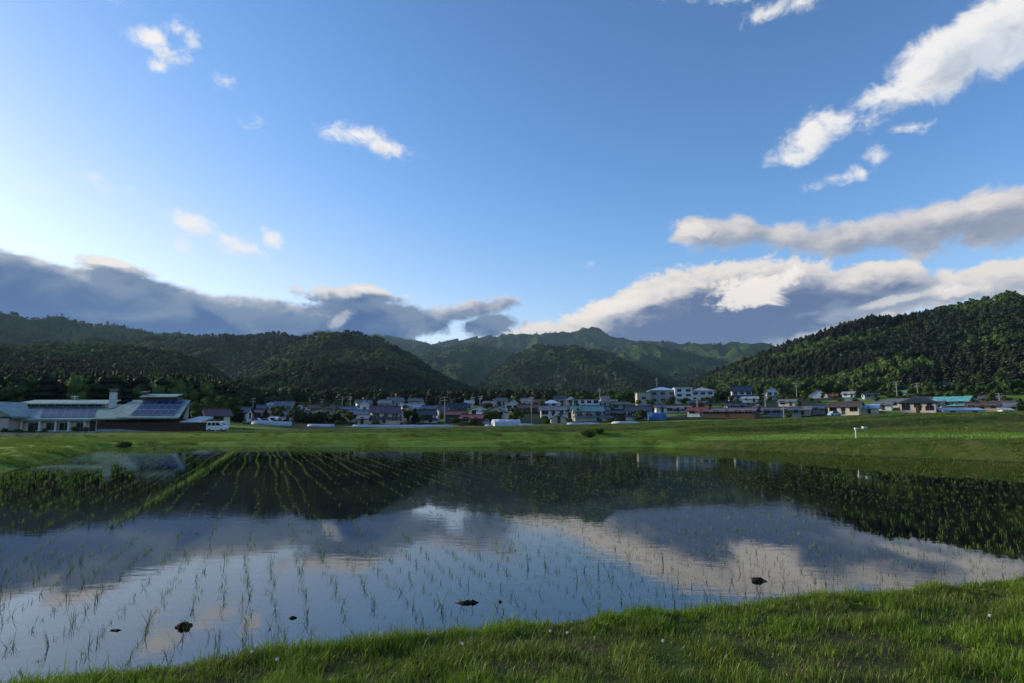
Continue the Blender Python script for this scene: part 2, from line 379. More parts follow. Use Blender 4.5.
def leafcloud(rng, blobs, n, size, core=.72):
    """leaf-clump faces spread through a set of blobs (cx,cy,cz,rx,ry,rz) plus a rough core in each"""
    V = []; Q = []; T = []; b = np.array(blobs); w = (b[:, 3]*b[:, 4]*b[:, 5])**.6; w /= w.sum()
    k = rng.choice(len(b), n, p=w); d = rng.normal(size=(n, 3)); d /= np.linalg.norm(d, axis=1)[:, None]
    rad = rng.uniform(.68, 1.12, n)[:, None]; p = b[k, :3]+d*b[k, 3:]*rad
    nn = d+rng.normal(size=(n, 3))*.55+np.array([0, 0, .25]); nn /= np.linalg.norm(nn, axis=1)[:, None]
    u = np.cross(nn, rng.normal(size=(n, 3))); u /= np.linalg.norm(u, axis=1)[:, None]; v = np.cross(nn, u)
    s = size*rng.uniform(.5, 1.25, n)[:, None]; el = rng.uniform(.6, 1.1, n)[:, None]
    V = np.stack([p-u*s*.5, p-v*s*.5*el+nn*s*.1, p+u*s*.5, p+v*s*.5*el-nn*s*.1], 1).reshape(-1, 3)
    Q = np.arange(4*n).reshape(-1, 4)
    # cores: small lumpy octa-spheres
    vs = []; ts = []; base = len(V)
    lat = 5; lon = 8
    for bb in b:
        i0 = base+len(vs)
        for a in range(1, lat):
            th = math.pi*a/lat
            for o in range(lon):
                ph = 2*math.pi*(o+.5*(a % 2))/lon; q = core*rng.uniform(.8, 1.15)
                vs.append((bb[0]+bb[3]*q*math.sin(th)*math.cos(ph), bb[1]+bb[4]*q*math.sin(th)*math.sin(ph), bb[2]+bb[5]*q*math.cos(th)))
        for a in range(lat-2):
            for o in range(lon):
                p0 = i0+a*lon+o; p1 = i0+a*lon+(o+1) % lon; ts += [(p0, p0+lon, p1), (p1, p0+lon, p1+lon)]
        vs.append((bb[0], bb[1], bb[2]+bb[5]*core)); tp = base+len(vs)-1
        vs.append((bb[0], bb[1], bb[2]-bb[5]*core)); bt = tp+1
        for o in range(lon):
            ts.append((i0+o, i0+(o+1) % lon, tp)); ts.append((i0+(lat-2)*lon+(o+1) % lon, i0+(lat-2)*lon+o, bt))
    V = np.concatenate([V, np.array(vs)]); return V, Q, np.array(ts)
def round_blobs(rng, k=11):
    bl = [(0, 0, .62, .30, .30, .27)]
    for i in range(k):
        a = rng.uniform(0, 2*math.pi); z = rng.uniform(.34, .86); rr = .30*math.sin(math.pi*min(1, max(.12, (z-.2)/.8)))**.6*rng.uniform(.65, 1.1)
        s = rng.uniform(.10, .18); bl.append((rr*math.cos(a), rr*math.sin(a), z, s, s, s*rng.uniform(.7, .95)))
    return bl
def conif_blobs(rng, k=9):
    bl = []
    for i in range(k):
        f = i/(k-1); z = .14+.82*f; s = .32*(1-f)**.42+.03
        for j in range(2 if f < .6 else 1):
            a = rng.uniform(0, 6.28); o = s*.35*rng.uniform(0, 1); bl.append((o*math.cos(a), o*math.sin(a), z, s*rng.uniform(.8, 1.1), s*rng.uniform(.8, 1.1), .085))
    return bl
def bush_blobs(rng, k=7):
    bl = []
    for i in range(k):
        a = rng.uniform(0, 6.28); o = rng.uniform(0, .32); s = rng.uniform(.2, .34); bl.append((o*math.cos(a), o*math.sin(a), rng.uniform(.3, .6), s, s, s*.85))
    return bl
CR = {'round': [], 'conifer': [], 'bush': []}
for k in range(5):
    rg = np.random.default_rng(100+k)
    V, Q, T = leafcloud(rg, round_blobs(rg), 900, .055); CR['round'].append(mesh_np('crown_mesh', V, Q, T))
    V, Q, T = leafcloud(rg, conif_blobs(rg), 800, .05, .8); CR['conifer'].append(mesh_np('crown_mesh', V, Q, T))
    V, Q, T = leafcloud(rg, bush_blobs(rg), 700, .09); CR['bush'].append(mesh_np('crown_mesh', V, Q, T))
TRK = []
for k in range(3):
    rg = random.Random(k); b = MB().tube((0, 0, -.04), (.01, 0, .4), .028, .018, 8).tube((.01, 0, .4), (rg.uniform(-.02, .02), 0, .72), .018, .006, 6)
    for j in range(4):
        a = rg.uniform(0, 6.28); z = rg.uniform(.3, .5); b.tube((.01, 0, z), (.2*math.cos(a), .2*math.sin(a), z+.2), .012, .004, 5)
    o = b.build('trunk', bark); TRK.append(o.data); bpy.data.objects.remove(o)
MATS = {'round': L_dec, 'conifer': L_con, 'bush': L_dec, 'purple': L_pur}
_tc = {}
def tree_mesh(kind, k):
    """crown mesh with its own leaf material (shared by the trees of a kind)"""
    key = (kind, k)
    if key not in _tc:
        src = CR['bush' if kind == 'purple' else kind][k]; me = src.copy(); me.materials.append(MATS[kind]); _tc[key] = me
    return _tc[key]
def tree(kind, x, y, h, label, group=None, wide=1.0, name=None, zoff=0):
    nm = name or {'round': 'broadleaf_tree', 'conifer': 'conifer_tree', 'bush': 'shrub', 'purple': 'shrub'}[kind]
    cat = 'shrub' if kind in ('bush', 'purple') else 'tree'
    root = empty(nm, (x, y, gz(x, y)-.02*h+zoff), random.uniform(0, 6.28), label, cat, group)
    k = random.randrange(5); cr = link('crown', tree_mesh(kind, k), parent=root); cr.scale = (h*wide, h*wide, h)
    tk = link('trunk', TRK[k % 3], parent=root); s = h if cat == 'tree' else h*.8; tk.scale = (s, s, s)
    return root
# ---- forest on the slopes: stuff, instanced
def scatter_instances(name, pts, sc_, rz, kinds, objs, label, cat=None):
    me = bpy.data.meshes.new(name); me.vertices.add(len(pts)); me.vertices.foreach_set('co', np.asarray(pts, np.float32).ravel())
    for nm, arr, ty in (('sc', sc_, 'FLOAT'), ('rz', rz, 'FLOAT'), ('kd', kinds, 'INT')):
        a = me.attributes.new(nm, ty, 'POINT'); a.data.foreach_set('value', np.asarray(arr, np.float32 if ty == 'FLOAT' else np.int32))
    c = bpy.data.collections.new(name+'_forms')
    for i, ob in enumerate(objs): c.objects.link(ob)
    ng = bpy.data.node_groups.new(name, 'GeometryNodeTree')
    ng.interface.new_socket('Geometry', in_out='INPUT', socket_type='NodeSocketGeometry'); ng.interface.new_socket('Geometry', in_out='OUTPUT', socket_type='NodeSocketGeometry')
    N = ng.nodes; gi = N.new('NodeGroupInput'); go = N.new('NodeGroupOutput'); io = N.new('GeometryNodeInstanceOnPoints')
    ci = N.new('GeometryNodeCollectionInfo'); ci.inputs[0].default_value = c; ci.inputs[1].default_value = True; ci.inputs[2].default_value = True
    def na(n, ty):
        x = N.new('GeometryNodeInputNamedAttribute'); x.data_type = ty; x.inputs[0].default_value = n; return x.outputs[0]
    cx = N.new('ShaderNodeCombineXYZ'); l = ng.links.new
    l(gi.outputs[0], io.inputs['Points']); l(ci.outputs[0], io.inputs['Instance']); io.inputs['Pick Instance'].default_value = True
    l(na('kd', 'INT'), io.inputs['Instance Index']); l(na('rz', 'FLOAT'), cx.inputs[2])
    er = N.new('FunctionNodeEulerToRotation'); l(cx.outputs[0], er.inputs[0]); l(er.outputs[0], io.inputs['Rotation'])
    l(na('sc', 'FLOAT'), io.inputs['Scale']); l(io.outputs[0], go.inputs[0])
    o = bpy.data.objects.new(name, me); COL.objects.link(o); md = o.modifiers.new('scatter', 'NODES'); md.node_group = ng
    tag(o, label, cat, kind='stuff'); return o
def proto(name, V, Q, T, m):
    me = mesh_np(name, V, Q, T); me.materials.append(m); return bpy.data.objects.new(name, me)
fo = []
for k in range(4):
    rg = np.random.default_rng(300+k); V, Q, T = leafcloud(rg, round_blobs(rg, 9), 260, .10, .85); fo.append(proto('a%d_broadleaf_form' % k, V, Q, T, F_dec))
for k in range(3):
    rg = np.random.default_rng(400+k); V, Q, T = leafcloud(rg, conif_blobs(rg, 7), 200, .09, .9); fo.append(proto('b%d_conifer_form' % k, V, Q, T, F_con))
def forest_points():
    P = []; S = []; K = []
    for (ra, rb, sp, h) in ((330, 1300, 6.0, 9.3), (1300, 2400, 11, 12.5), (2400, 4200, 19, 17), (4200, 6200, 30, 20)):
        amax = math.radians(47); n = int((rb*rb-ra*ra)*amax/(sp*sp))
        r = np.sqrt(R.uniform(ra*ra, rb*rb, n)); a = R.uniform(-amax, amax, n); X = r*np.sin(a); Y = r*np.cos(a)
        z = ground_z(X, Y); e = 4.0; sl = (ground_z(X, Y+e)-ground_z(X, Y-e))/(2*e)
        px = 512+FF*X/Y; tan = z/r
        # keep facing slopes, drop the open valley floor
        keep = (sl > -.25)
        floor_ = (z < 15.6+(r-350)*.022) & (r < 1200)
        keep &= ~floor_ | (px < 700) | (R.random(n) < .35)
        keep &= ~((r < 420) & (px > 560) & (z < 24))
        bare = fbm(X/260., Y/260., 3, 77);
        keep &= ~((r > 3000) & (bare > .62))
        X, Y, z, r, px = X[keep], Y[keep], z[keep], r[keep], px[keep]
        sp_n = fbm(X/170., Y/170., 4, 55)
        con = (sp_n > .62)
        con |= (px < 720) & (r < 760) & (R.random(len(X)) < .6)
        con &= ~((px > 780) & (px < 960) & (r > 430) & (r < 900) & (sp_n < .6))
        hh = h*R.uniform(.6, 1.3, len(X))*np.where(r > 2900, .6, 1)*np.where(con, 1.0, 1)*np.where((px < 720) & (r < 760), .85, 1)
        P.append(np.stack([X, Y, z-.1*hh], -1)); S.append(hh)
        K.append(np.where(con, 4+R.integers(0, 3, len(X)), R.integers(0, 4, len(X))))
    n = 2600; Dp = R.uniform(165, 345, n); px = R.uniform(-260, 245, n); k = Dp > 150+np.clip(px-150, 0, 100)*1.0; X = (px[k]-512)/FF*Dp[k]; Y = Dp[k]
    P.append(np.stack([X, Y, ground_z(X, Y)-1], -1)); S.append(R.uniform(10, 15, len(X))); K.append(np.where(R.random(len(X)) < .75, R.integers(4, 7, len(X)), R.integers(0, 4, len(X))))
    # unseen sides: sparse cover of the slopes left and right of the view
    n = 9000; r = np.sqrt(R.uniform(400**2, 3600**2, n)); a = np.radians(np.where(R.random(n) < .5, R.uniform(-100, -47, n), R.uniform(47, 95, n)))
    X = r*np.sin(a); Y = r*np.cos(a); z = ground_z(X, Y); k = z > 25; X, Y, z = X[k], Y[k], z[k]
    P.append(np.stack([X, Y, z-2], -1)); S.append(R.uniform(16, 30, len(X))); K.append(R.integers(0, 7, len(X)))
    return np.concatenate(P), np.concatenate(S), np.concatenate(K)
P_, S_, K_ = forest_points()
print('forest', len(P_))
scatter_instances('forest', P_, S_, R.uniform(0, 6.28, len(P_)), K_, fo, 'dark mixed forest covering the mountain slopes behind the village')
# ------------------------------------------------------------------ village
WALLS = {'white': (.72,.72,.70), 'cream': (.60,.54,.42), 'tan': (.42,.33,.24), 'grey': (.34,.35,.36), 'brown': (.13,.08,.055), 'pink': (.62,.47,.45), 'beige': (.50,.45,.36), 'slate': (.2,.23,.28), 'red': (.28,.05,.04)}
ROOFS = {'navy': (.030,.040,.070), 'blue': (.05,.10,.17), 'teal': (.10,.22,.24), 'turq': (.10,.42,.46), 'black': (.018,.019,.022), 'dgrey': (.06,.065,.075), 'grey': (.16,.17,.19), 'lgrey': (.34,.37,.42),
         'red': (.20,.04,.035), 'rbrown': (.12,.045,.035), 'brown': (.09,.055,.04), 'purple': (.13,.085,.11), 'lblue': (.32,.45,.60), 'white': (.65,.68,.70), 'green': (.10,.26,.19), 'slate': (.075,.085,.10)}
glass = mat('window_glass', (.02,.025,.035), .12, .3, 2, spec=.6); wframe = mat('window_frame', (.45,.45,.45), .5, .1)
def wm(k): return mat('wall_'+k, WALLS[k], .85, .12, .7, bump=.1)
def rm(k): return roof_mat('roof_'+k, ROOFS[k])
trim = mat('dark_trim', (.05,.04,.035), .6, .2); concrete = mat('concrete', (.36,.35,.33), .9, .2, 1.2); wpaint = mat('white_paint', (.78,.78,.78), .4, .05)
def at_px(x, D): return ((x-512)/FF*D, D)
def add_window(parent, x, y, z, w, h, face='f'):
    """dark pane set in a pale frame, proud of the wall; face f = towards -Y, l/r = -X/+X"""
    b = MB()
    if face == 'f':
        b.box((x-w/2-.06, y-.05, z-h/2-.06), (x+w/2+.06, y+.02, z+h/2+.06), 0).box((x-w/2, y-.07, z-h/2), (x-.03, y-.045, z+h/2), 1).box((x+.03, y-.07, z-h/2), (x+w/2, y-.045, z+h/2), 1)
    else:
        s = -1 if face == 'l' else 1
        b.box((min(x, x+s*.05), y-w/2-.06, z-h/2-.06), (max(x, x+s*.05), y+w/2+.06, z+h/2+.06), 0); xx = x+s*.045
        b.box((min(xx, xx+s*.03), y-w/2, z-h/2), (max(xx, xx+s*.03), y+w/2, z+h/2), 1)
    return b.build('window', [wframe, glass], parent)
def roof_gable(b, x0, x1, y0, y1, z, h, ov, th, axis):
    if axis == 'x':
        ym = (y0+y1)/2; k = h/((y1-y0)/2)
        b.slab([(x0-ov, y0-ov, z-ov*k), (x1+ov, y0-ov, z-ov*k), (x1+ov, ym, z+h), (x0-ov, ym, z+h)], -th)
        b.slab([(x1+ov, y1+ov, z-ov*k), (x0-ov, y1+ov, z-ov*k), (x0-ov, ym, z+h), (x1+ov, ym, z+h)], -th)
        b.box((x0-ov-.02, ym-.16, z+h+th-.06), (x1+ov+.02, ym+.16, z+h+th+.14))
    else:
        xm = (x0+x1)/2; k = h/((x1-x0)/2)
        b.slab([(x0-ov, y1+ov, z-ov*k), (x0-ov, y0-ov, z-ov*k), (xm, y0-ov, z+h), (xm, y1+ov, z+h)], -th)
        b.slab([(x1+ov, y0-ov, z-ov*k), (x1+ov, y1+ov, z-ov*k), (xm, y1+ov, z+h), (xm, y0-ov, z+h)], -th)
        b.box((xm-.16, y0-ov-.02, z+h+th-.06), (xm+.16, y1+ov+.02, z+h+th+.14))
def roof_hip(b, x0, x1, y0, y1, z, h, ov, base_only=False):
    a0, a1, c0, c1 = x0-ov, x1+ov, y0-ov, y1+ov; w, d = a1-a0, c1-c0
    if w >= d: p, q = (a0+d/2*.9, (c0+c1)/2, z+h), (a1-d/2*.9, (c0+c1)/2, z+h)
    else: p, q = ((a0+a1)/2, c0+w/2*.9, z+h), ((a0+a1)/2, c1-w/2*.9, z+h)
    A, B, C_, D_ = (a0, c0, z), (a1, c0, z), (a1, c1, z), (a0, c1, z)
    if w >= d: b.poly([A, B, q, p]).poly([C_, D_, p, q]).poly([B, C_, q]).poly([D_, A, p])
    else: b.poly([B, C_, q, p]).poly([D_, A, p, q]).poly([A, B, p]).poly([C_, D_, q])
    b.box((a0, c0, z-.18), (a1, c1, z-.004))
def walls_mesh(b, x0, x1, y0, y1, z0, z1, gable=None, gh=0):
    b.box((x0, y0, z0), (x1, y1, z1))
    e = .02
    if gable == 'x':
        ym = (y0+y1)/2; i = len(b.v)
        b.v += [(x0, y0+e, z1+.001), (x0, y1-e, z1+.001), (x0, ym, z1+gh-.03), (x1, y0+e, z1+.001), (x1, y1-e, z1+.001), (x1, ym, z1+gh-.03)]
        for f in ((0,2,1), (3,4,5), (0,3,5,2), (1,2,5,4), (0,1,4,3)): b.f.append(tuple(i+k for k in f)); b.m.append(0)
    elif gable == 'y':
        b.prism([(x0+e, z1+.001), (x1-e, z1+.001), ((x0+x1)/2, z1+gh-.03)], y0, y1)
def house(x0, x1, ytop, D, kind, wall, roof, label, cat='house', name='house', group=None, yaw=None, dep=None, win=True):
    X, Y = at_px((x0+x1)/2, D); w = (x1-x0)/FF*D; g = gz(X, Y); ztop = EYE+(HZ-ytop)/FF*D; H = max(2.7, ztop-g)
    rg = random.Random(int(x0*31+ytop*7)); yaw = math.radians(rg.uniform(-16, 16)) if yaw is None else math.radians(yaw)
    yaw += -math.atan2(X, Y)
    d = dep or max(5.5, min(9, w*.8)); w = max(2.6, (w*1.22-.6)/math.cos(yaw+math.atan2(X, Y))-abs(math.sin(yaw+math.atan2(X, Y)))*d*.6)
    root = empty(name, (X, Y, g), yaw, label, cat, group)
    two = kind[1] == '2'; k = kind[0]; x0, x1, y0, y1 = -w/2, w/2, -d/2, d/2
    rh = {'G': min(H*.33, d*.34), 'F': min(H*.4, w*.34), 'H': min(H*.33, d*.3), 'L': .25, 'B': 0}[k]; hw = H-rh-.15
    b = MB(); r = MB()
    ux0, ux1, uy0, uy1 = x0, x1, y0, y1
    if two and k != 'L' and w > 6.5 and rg.random() < .75:       # wider ground floor under a skirt roof
        s0, s1 = (0, rg.uniform(.08, .22)) if rg.random() < .5 else (rg.uniform(.08, .22), 0)
        ux0, ux1 = x0+w*s0, x1-w*s1; uy0 = y0+1.1
        zl = hw*.52
        b.box((x0, y0, -.5), (x1, y1-.05, zl-.2)); sk = MB()
        sk.slab([(x0-.5, y0-.6, zl-.45), (x1+.5, y0-.6, zl-.45), (ux1-.1, uy0+.05, zl+.3), (ux0+.1, uy0+.05, zl+.3)], .14)
        if s0: sk.slab([(x0-.5, y1+.3, zl-.45), (x0-.5, y0-.6, zl-.45), (ux0+.1, uy0+.05, zl+.3), (ux0+.1, y1, zl+.3)], .14)
        if s1: sk.slab([(x1+.5, y0-.6, zl-.45), (x1+.5, y1+.3, zl-.45), (ux1-.1, y1, zl+.3), (ux1-.1, uy0+.05, zl+.3)], .14)
        sk.build('lower_roof', rm(roof), root)
    if k == 'G': walls_mesh(b, ux0, ux1, uy0, uy1, -.5, hw, 'x', rh); roof_gable(r, ux0, ux1, uy0, uy1, hw, rh, .55, .16, 'x')
    elif k == 'F': walls_mesh(b, ux0, ux1, uy0, uy1, -.5, hw, 'y', rh); roof_gable(r, ux0, ux1, uy0, uy1, hw, rh, .5, .16, 'y')
    elif k == 'H': walls_mesh(b, ux0, ux1, uy0, uy1, -.5, hw-.2); roof_hip(r, ux0, ux1, uy0, uy1, hw, rh, .6)
    else: walls_mesh(b, ux0, ux1, uy0, uy1, -.5, hw); r.box((ux0-.25, uy0-.25, hw+.003), (ux1+.25, uy1+.25, hw+.35))
    b.build('wall', wm(wall), root); r.build('roof', rm(roof), root)
    if win:
        for fl in range(2 if two else 1):
            zc = 1.45 if fl == 0 else (hw*.52+(hw-hw*.52)*.52 if two else 0)
            a0, a1, yy = (x0, x1, y0) if fl == 0 else (ux0, ux1, uy0)
            n = max(1, min(7, int((a1-a0)/2.6))); st = (a1-a0)/n
            for i in range(n):
                xc = a0+st*(i+.5)
                if fl == 0 and i == n//2:
                    MB().box((xc-.45, yy-.06, 0.02), (xc+.45, yy+.02, 2.05), 0).build('door', [trim], root); continue
                ww = min(st*.72, rg.choice([1.2, 1.7, 2.0])); hh = 1.1 if rg.random() < .6 else 1.35
                add_window(root, xc, yy, zc, ww, hh)
            if abs(X) > 20: add_window(root, (a1 if X < 0 else a0), (y0+y1)/2+.4, zc, 1.5, 1.0, 'r' if X < 0 else 'l')
    if two and rg.random() < .35:                                    # rooftop aerial
        MB().tube((w*.2, 0, hw), (w*.2, 0, H+1.3), .03, .02, 5).tube((w*.2-.5, 0, H+1.2), (w*.2+.5, 0, H+1.2), .02, .02, 4).build('aerial', trim, root)
    return root
HS = [
 (250,279,410.0,190,'G1','beige','red','long low house with dull red roof behind the white plastic tunnel'),
 (276,296,401.5,255,'G2','white','grey','white two storey house with grey roof above the long red roof'),
 (264,276,402.0,285,'H1','white','lgrey','small white house with pale hipped roof left of the taller white house'),
 (299,309,406.5,290,'G1','white','lgrey','tiny white cottage with pale roof against the dark forest foot'),
 (303,341,408.8,180,'F1','cream','brown','broad cream house with one wide dark brown gable facing the fields'),
 (311,331,404.5,235,'G1','brown','rbrown','red brown roofed house rising behind the wide dark brown gable'),
 (332,353,406.5,240,'G1','beige','blue','blue roofed house right of the wide dark brown gable'),
 (355,370,400.0,300,'G2','white','grey','pale two storey house high at the forest edge beside the blue roof'),
 (353,371,410.0,186,'G2','cream','grey','cream two storey house left of the house with a bright blue shopfront'),
 (292,306,412.0,205,'G1','grey','dgrey','low grey house between the long red roof and the wide brown gable'),
 (281,291,414.0,185,'G1','white','grey','narrow white house behind the dark hedge trees'),
 (339,353,411.5,215,'G1','tan','brown','tan single storey house partly hidden by the round hedge'),
 (369,397,406.2,178,'G2','cream','purple','large cream house with dull purple roof and blue ground floor panel'),
 (403,416,406.8,187,'F2','white','grey','narrow white gabled house facing the fields left of a navy roof'),
 (415,437,409.8,184,'G2','white','navy','white house with broad navy roof joined beside the narrow white gable'),
 (402,422,404.0,245,'G1','white','lgrey','pale roofed long house seen over the narrow white gable'),
 (423,444,405.5,232,'G2','slate','navy','grey blue house with navy roof left of the tall utility pole'),
 (446,465,403.0,228,'G2','brown','navy','dark brown house under a dark blue roof right of the tall utility pole'),
 (447,465,411.0,190,'G1','brown','rbrown','weathered brown barn house with patchy reddish walls'),
 (471,489,405.5,212,'F2','white','grey','white two storey house with grey gable behind the red low roof'),
 (463,483,416.2,172,'G1','brown','red','low brown shed house under a worn red roof'),
 (379,391,399.8,300,'G1','grey','grey','small grey house on the rise behind the purple roof'),
 (409,422,398.0,325,'G1','beige','slate','beige house with slate roof high at the forest edge'),
 (388,402,397.4,320,'G1','grey','grey','farther grey house beside the slate roofed one at the forest edge'),
 (360,368,400.8,270,'F1','white','lgrey','little white gable just below the pale two storey house'),
 (489,507,406.2,196,'F2','cream','navy','cream house with a steep navy roof falling to the right'),
 (507,520,400.2,236,'F2','white','lgrey','tall white gabled house behind the round green tree'),
 (520,541,404.0,232,'G2','brown','rbrown','wide brown house with red brown roof right of the white gable'),
 (545,559,399.6,262,'H2','white','lblue','white house crowned with a pale blue hipped roof'),
 (542,564,406.0,205,'G2','white','grey','white two storey house in front of the pale blue hipped roof'),
 (551,565,416.8,172,'F1','beige','dgrey','small beige outbuilding by the plastic strip below the white house'),
 (575,608,405.8,183,'G2','beige','teal','long beige two storey building with blue green roof and balcony'),
 (575,598,399.0,262,'L2','white','dgrey','flat roofed white building above the blue green roof'),
 (598,613,401.0,285,'L1','grey','lgrey','low flat grey building right above the blue green roof'),
 (567,575,396.3,290,'H2','beige','lgrey','slim pale house standing above the village left of the flat roof'),
 (555,566,395.2,330,'G1','grey','dgrey','distant grey roofed house below the pale hillside shrubs'),
 (478,489,411.5,186,'G1','grey','lgrey','pale grey low house between the red shed and the steep navy roof'),
 (629,656,406.0,180,'G2','white','navy','white house with long navy roof in front of the school grounds'),
 (609,630,411.2,186,'G1','brown','black','low house with near black roof left of the long navy roof'),
 (668,689,407.3,202,'G2','white','grey','grey roofed white house right of the bright blue shed'),
 (690,708,412.5,184,'G1','white','red','low house with rusty red roof next to a white end wall'),
 (708,753,410.8,180,'G1','brown','purple','very long low barn with mauve roof'),
 (599,609,407.0,202,'G2','tan','blue','tan house with blue roof behind the near black roof'),
 (600,616,400.6,315,'L1','white','lgrey','low white flat building at the left end of the school terrace'),
 (732,751,386.2,300,'G2','white','navy','bright white two storey house with navy roof alone on the rise'),
 (769,782,386.5,312,'F2','white','slate','white round fronted house at the foot of the wooded hill'),
 (813,828,389.4,310,'F1','white','navy','small white gable with navy roof beside a red shed on the rise'),
 (727,745,405.8,212,'G1','slate','navy','low navy roofed house behind the mauve barn roof'),
 (752,767,407.4,200,'F1','white','grey','small white gable end just right of the mauve barn'),
 (767,797,408.4,186,'G1','slate','slate','long slate grey barn in the front row of the village'),
 (797,811,410.6,190,'G1','beige','grey','low grey roofed shed joining the long slate barn'),
 (811,829,405.6,191,'G1','slate','blue','house with dull blue roof and blue grey wall'),
 (834,860,402.0,182,'G2','cream','brown','broad cream house with brown tiled roof'),
 (833,839,394.0,300,'G1','red','red','small dark red shed on the rise beside the navy gable'),
 (745,758,400.6,272,'G1','white','lgrey','low white store on the slope under the bright white house'),
 (864,878,406.0,180,'G1','pink','lblue','small house with sky blue roof right of the brown tiled house'),
 (878,892,404.8,192,'G1','white','grey','small white house with grey roof left of the cream farmhouse'),
 (893,911,399.0,202,'G2','cream','grey','cream farmhouse with grey roof just left of the pink house'),
 (907,934,397.0,150,'H2','pink','black','pale pink two storey house with heavy black hipped roof'),
 (918,942,397.0,215,'G2','grey','dgrey','dark roofed house peeping out behind the pink house'),
 (942,973,397.0,202,'G2','brown','turq','dark building under a long bright turquoise roof'),
 (973,996,405.8,162,'G1','tan','brown','tan single storey house with brown roof right of the greenhouse shed'),
 (996,1013,402.8,172,'G2','white','slate','white house with slate roof near the far end of the row'),
 (1019,1040,403.0,166,'G2','slate','purple','grey house with purple roof at the far end of the row'),
 (866,879,392.5,262,'G1','grey','black','small dark roofed house among terraces above the sky blue roof'),
 (899,908,392.5,272,'G1','beige','green','little house with green roof up the terraced slope'),
 (945,950,381.6,360,'G1','white','black','tiny lone white house under the dark conifers'),
 (849,861,400.6,222,'G1','beige','green','house with green roof behind the brown tiled house'),
 (204,226,408.6,128,'G2','white','rbrown','white house with dark red roofs behind the parked white van'),
 (238,250,407.0,165,'G2','white','slate','pale house with slate roof half hidden by trees left of the red roof'),

 (257,264,405.0,240,'G1','grey','slate','small slate roofed house left end of the row behind the dull red roof'),
 (361,368,416.5,172,'G1','beige','grey','small beige shed house directly below the cream two storey house'),
 (397,404,411.5,192,'G1','white','dgrey','narrow pale house squeezed between purple roof and deep green tree'),
 (437,446,405.5,204,'G1','slate','slate','small slate coloured house just left of the tall utility pole'),
 (465,473,400.5,300,'G1','grey','lgrey','small pale roofed house far behind the weathered brown barn'),
 (484,496,401.2,285,'G1','beige','grey','beige back row house above the steep navy roof'),
 (497,507,398.0,318,'G1','grey','slate','slate roofed back row house left of the tall white gable'),
 (522,533,398.2,305,'G1','white','grey','pale back row house above the wide brown house'),
 (534,545,399.2,290,'G2','tan','brown','tan back row house left of the pale blue hipped roof'),
 (564,574,406.5,228,'G1','grey','slate','grey house between white two storey house and blue green roof'),
 (567,575,412.5,192,'F1','white','dgrey','tiny white gable touching the left end of the blue green roof'),
 (601,609,396.0,330,'G1','beige','grey','small beige house under the pale olive trees'),
 (613,628,402.0,262,'G1','grey','slate','slate roofed house between flat grey building and school annex'),
 (656,668,408.8,216,'G1','white','slate','low slate roofed house behind the bright blue shed'),
 (690,704,406.0,240,'G1','brown','dgrey','dark low house behind the rusty red roof'),
 (782,797,404.0,236,'G1','beige','grey','grey roofed house behind the right half of the slate barn'),
 (911,919,401.0,240,'G1','beige','slate','small beige house seen left over the black hipped roof'),
 (930,945,402.0,192,'G1','grey','dgrey','low dark roofed house between pink house and turquoise roof'),
 (985,1000,399.5,230,'G1','brown','slate','brown slate roofed house above the tan house'),
 (1009,1022,406.0,190,'G1','tan','grey','tan grey roofed house left of the purple roof at the row end'),
 (846,857,393.5,290,'G1','white','lgrey','small pale house on the terraces above the brown tiled house'),
]
HS = [(h[:3]+(h[3]+27,)+h[4:]) if h[0] > 860 and h[3] < 175 else h for h in HS]
for h in HS: house(*h)
# the school on its terrace
def school(x0, x1, yt, D, wall, roof, kind, label, storeys, name='school_building'):
    X, Y = at_px((x0+x1)/2, D); w = (x1-x0)/FF*D; g = gz(X, Y); H = EYE+(HZ-yt)/FF*D-g; d = 12
    root = empty(name, (X, Y, g), -math.atan2(X, Y)*.6, label, 'school building')
    b = MB(); r = MB(); rh = 1.8 if kind == 'H' else .3; hw = H-rh
    b.box((-w/2, -d/2, -1), (w/2, d/2, hw-.2)); b.build('wall', wm(wall), root)
    if kind == 'H': roof_hip(r, -w/2, w/2, -d/2, d/2, hw, rh, .8)
    else: r.box((-w/2-.3, -d/2-.3, hw-.197), (w/2+.3, d/2+.3, hw+.25))
    r.build('roof', rm(roof), root)
    n = int(w/3.2)
    for s in range(storeys):
        z = (s+.55)*(hw-.2)/storeys
        for i in range(n): add_window(root, -w/2+w*(i+.5)/n, -d/2, z, 2.0, 1.15)
    return root
school(650,675,387.2,295,'grey','lblue','H','school hall with pale blue hipped roof and blue eaves',2)
school(675,692,388.0,290,'white','white','L','white three storey school block right of the blue roofed hall',3)
school(692,713,387.6,298,'white','lgrey','H','white school wing with light grey roof at the right end',2)
school(637,650,392.5,292,'beige','green','L','low beige school annex left of the blue roofed hall',1)
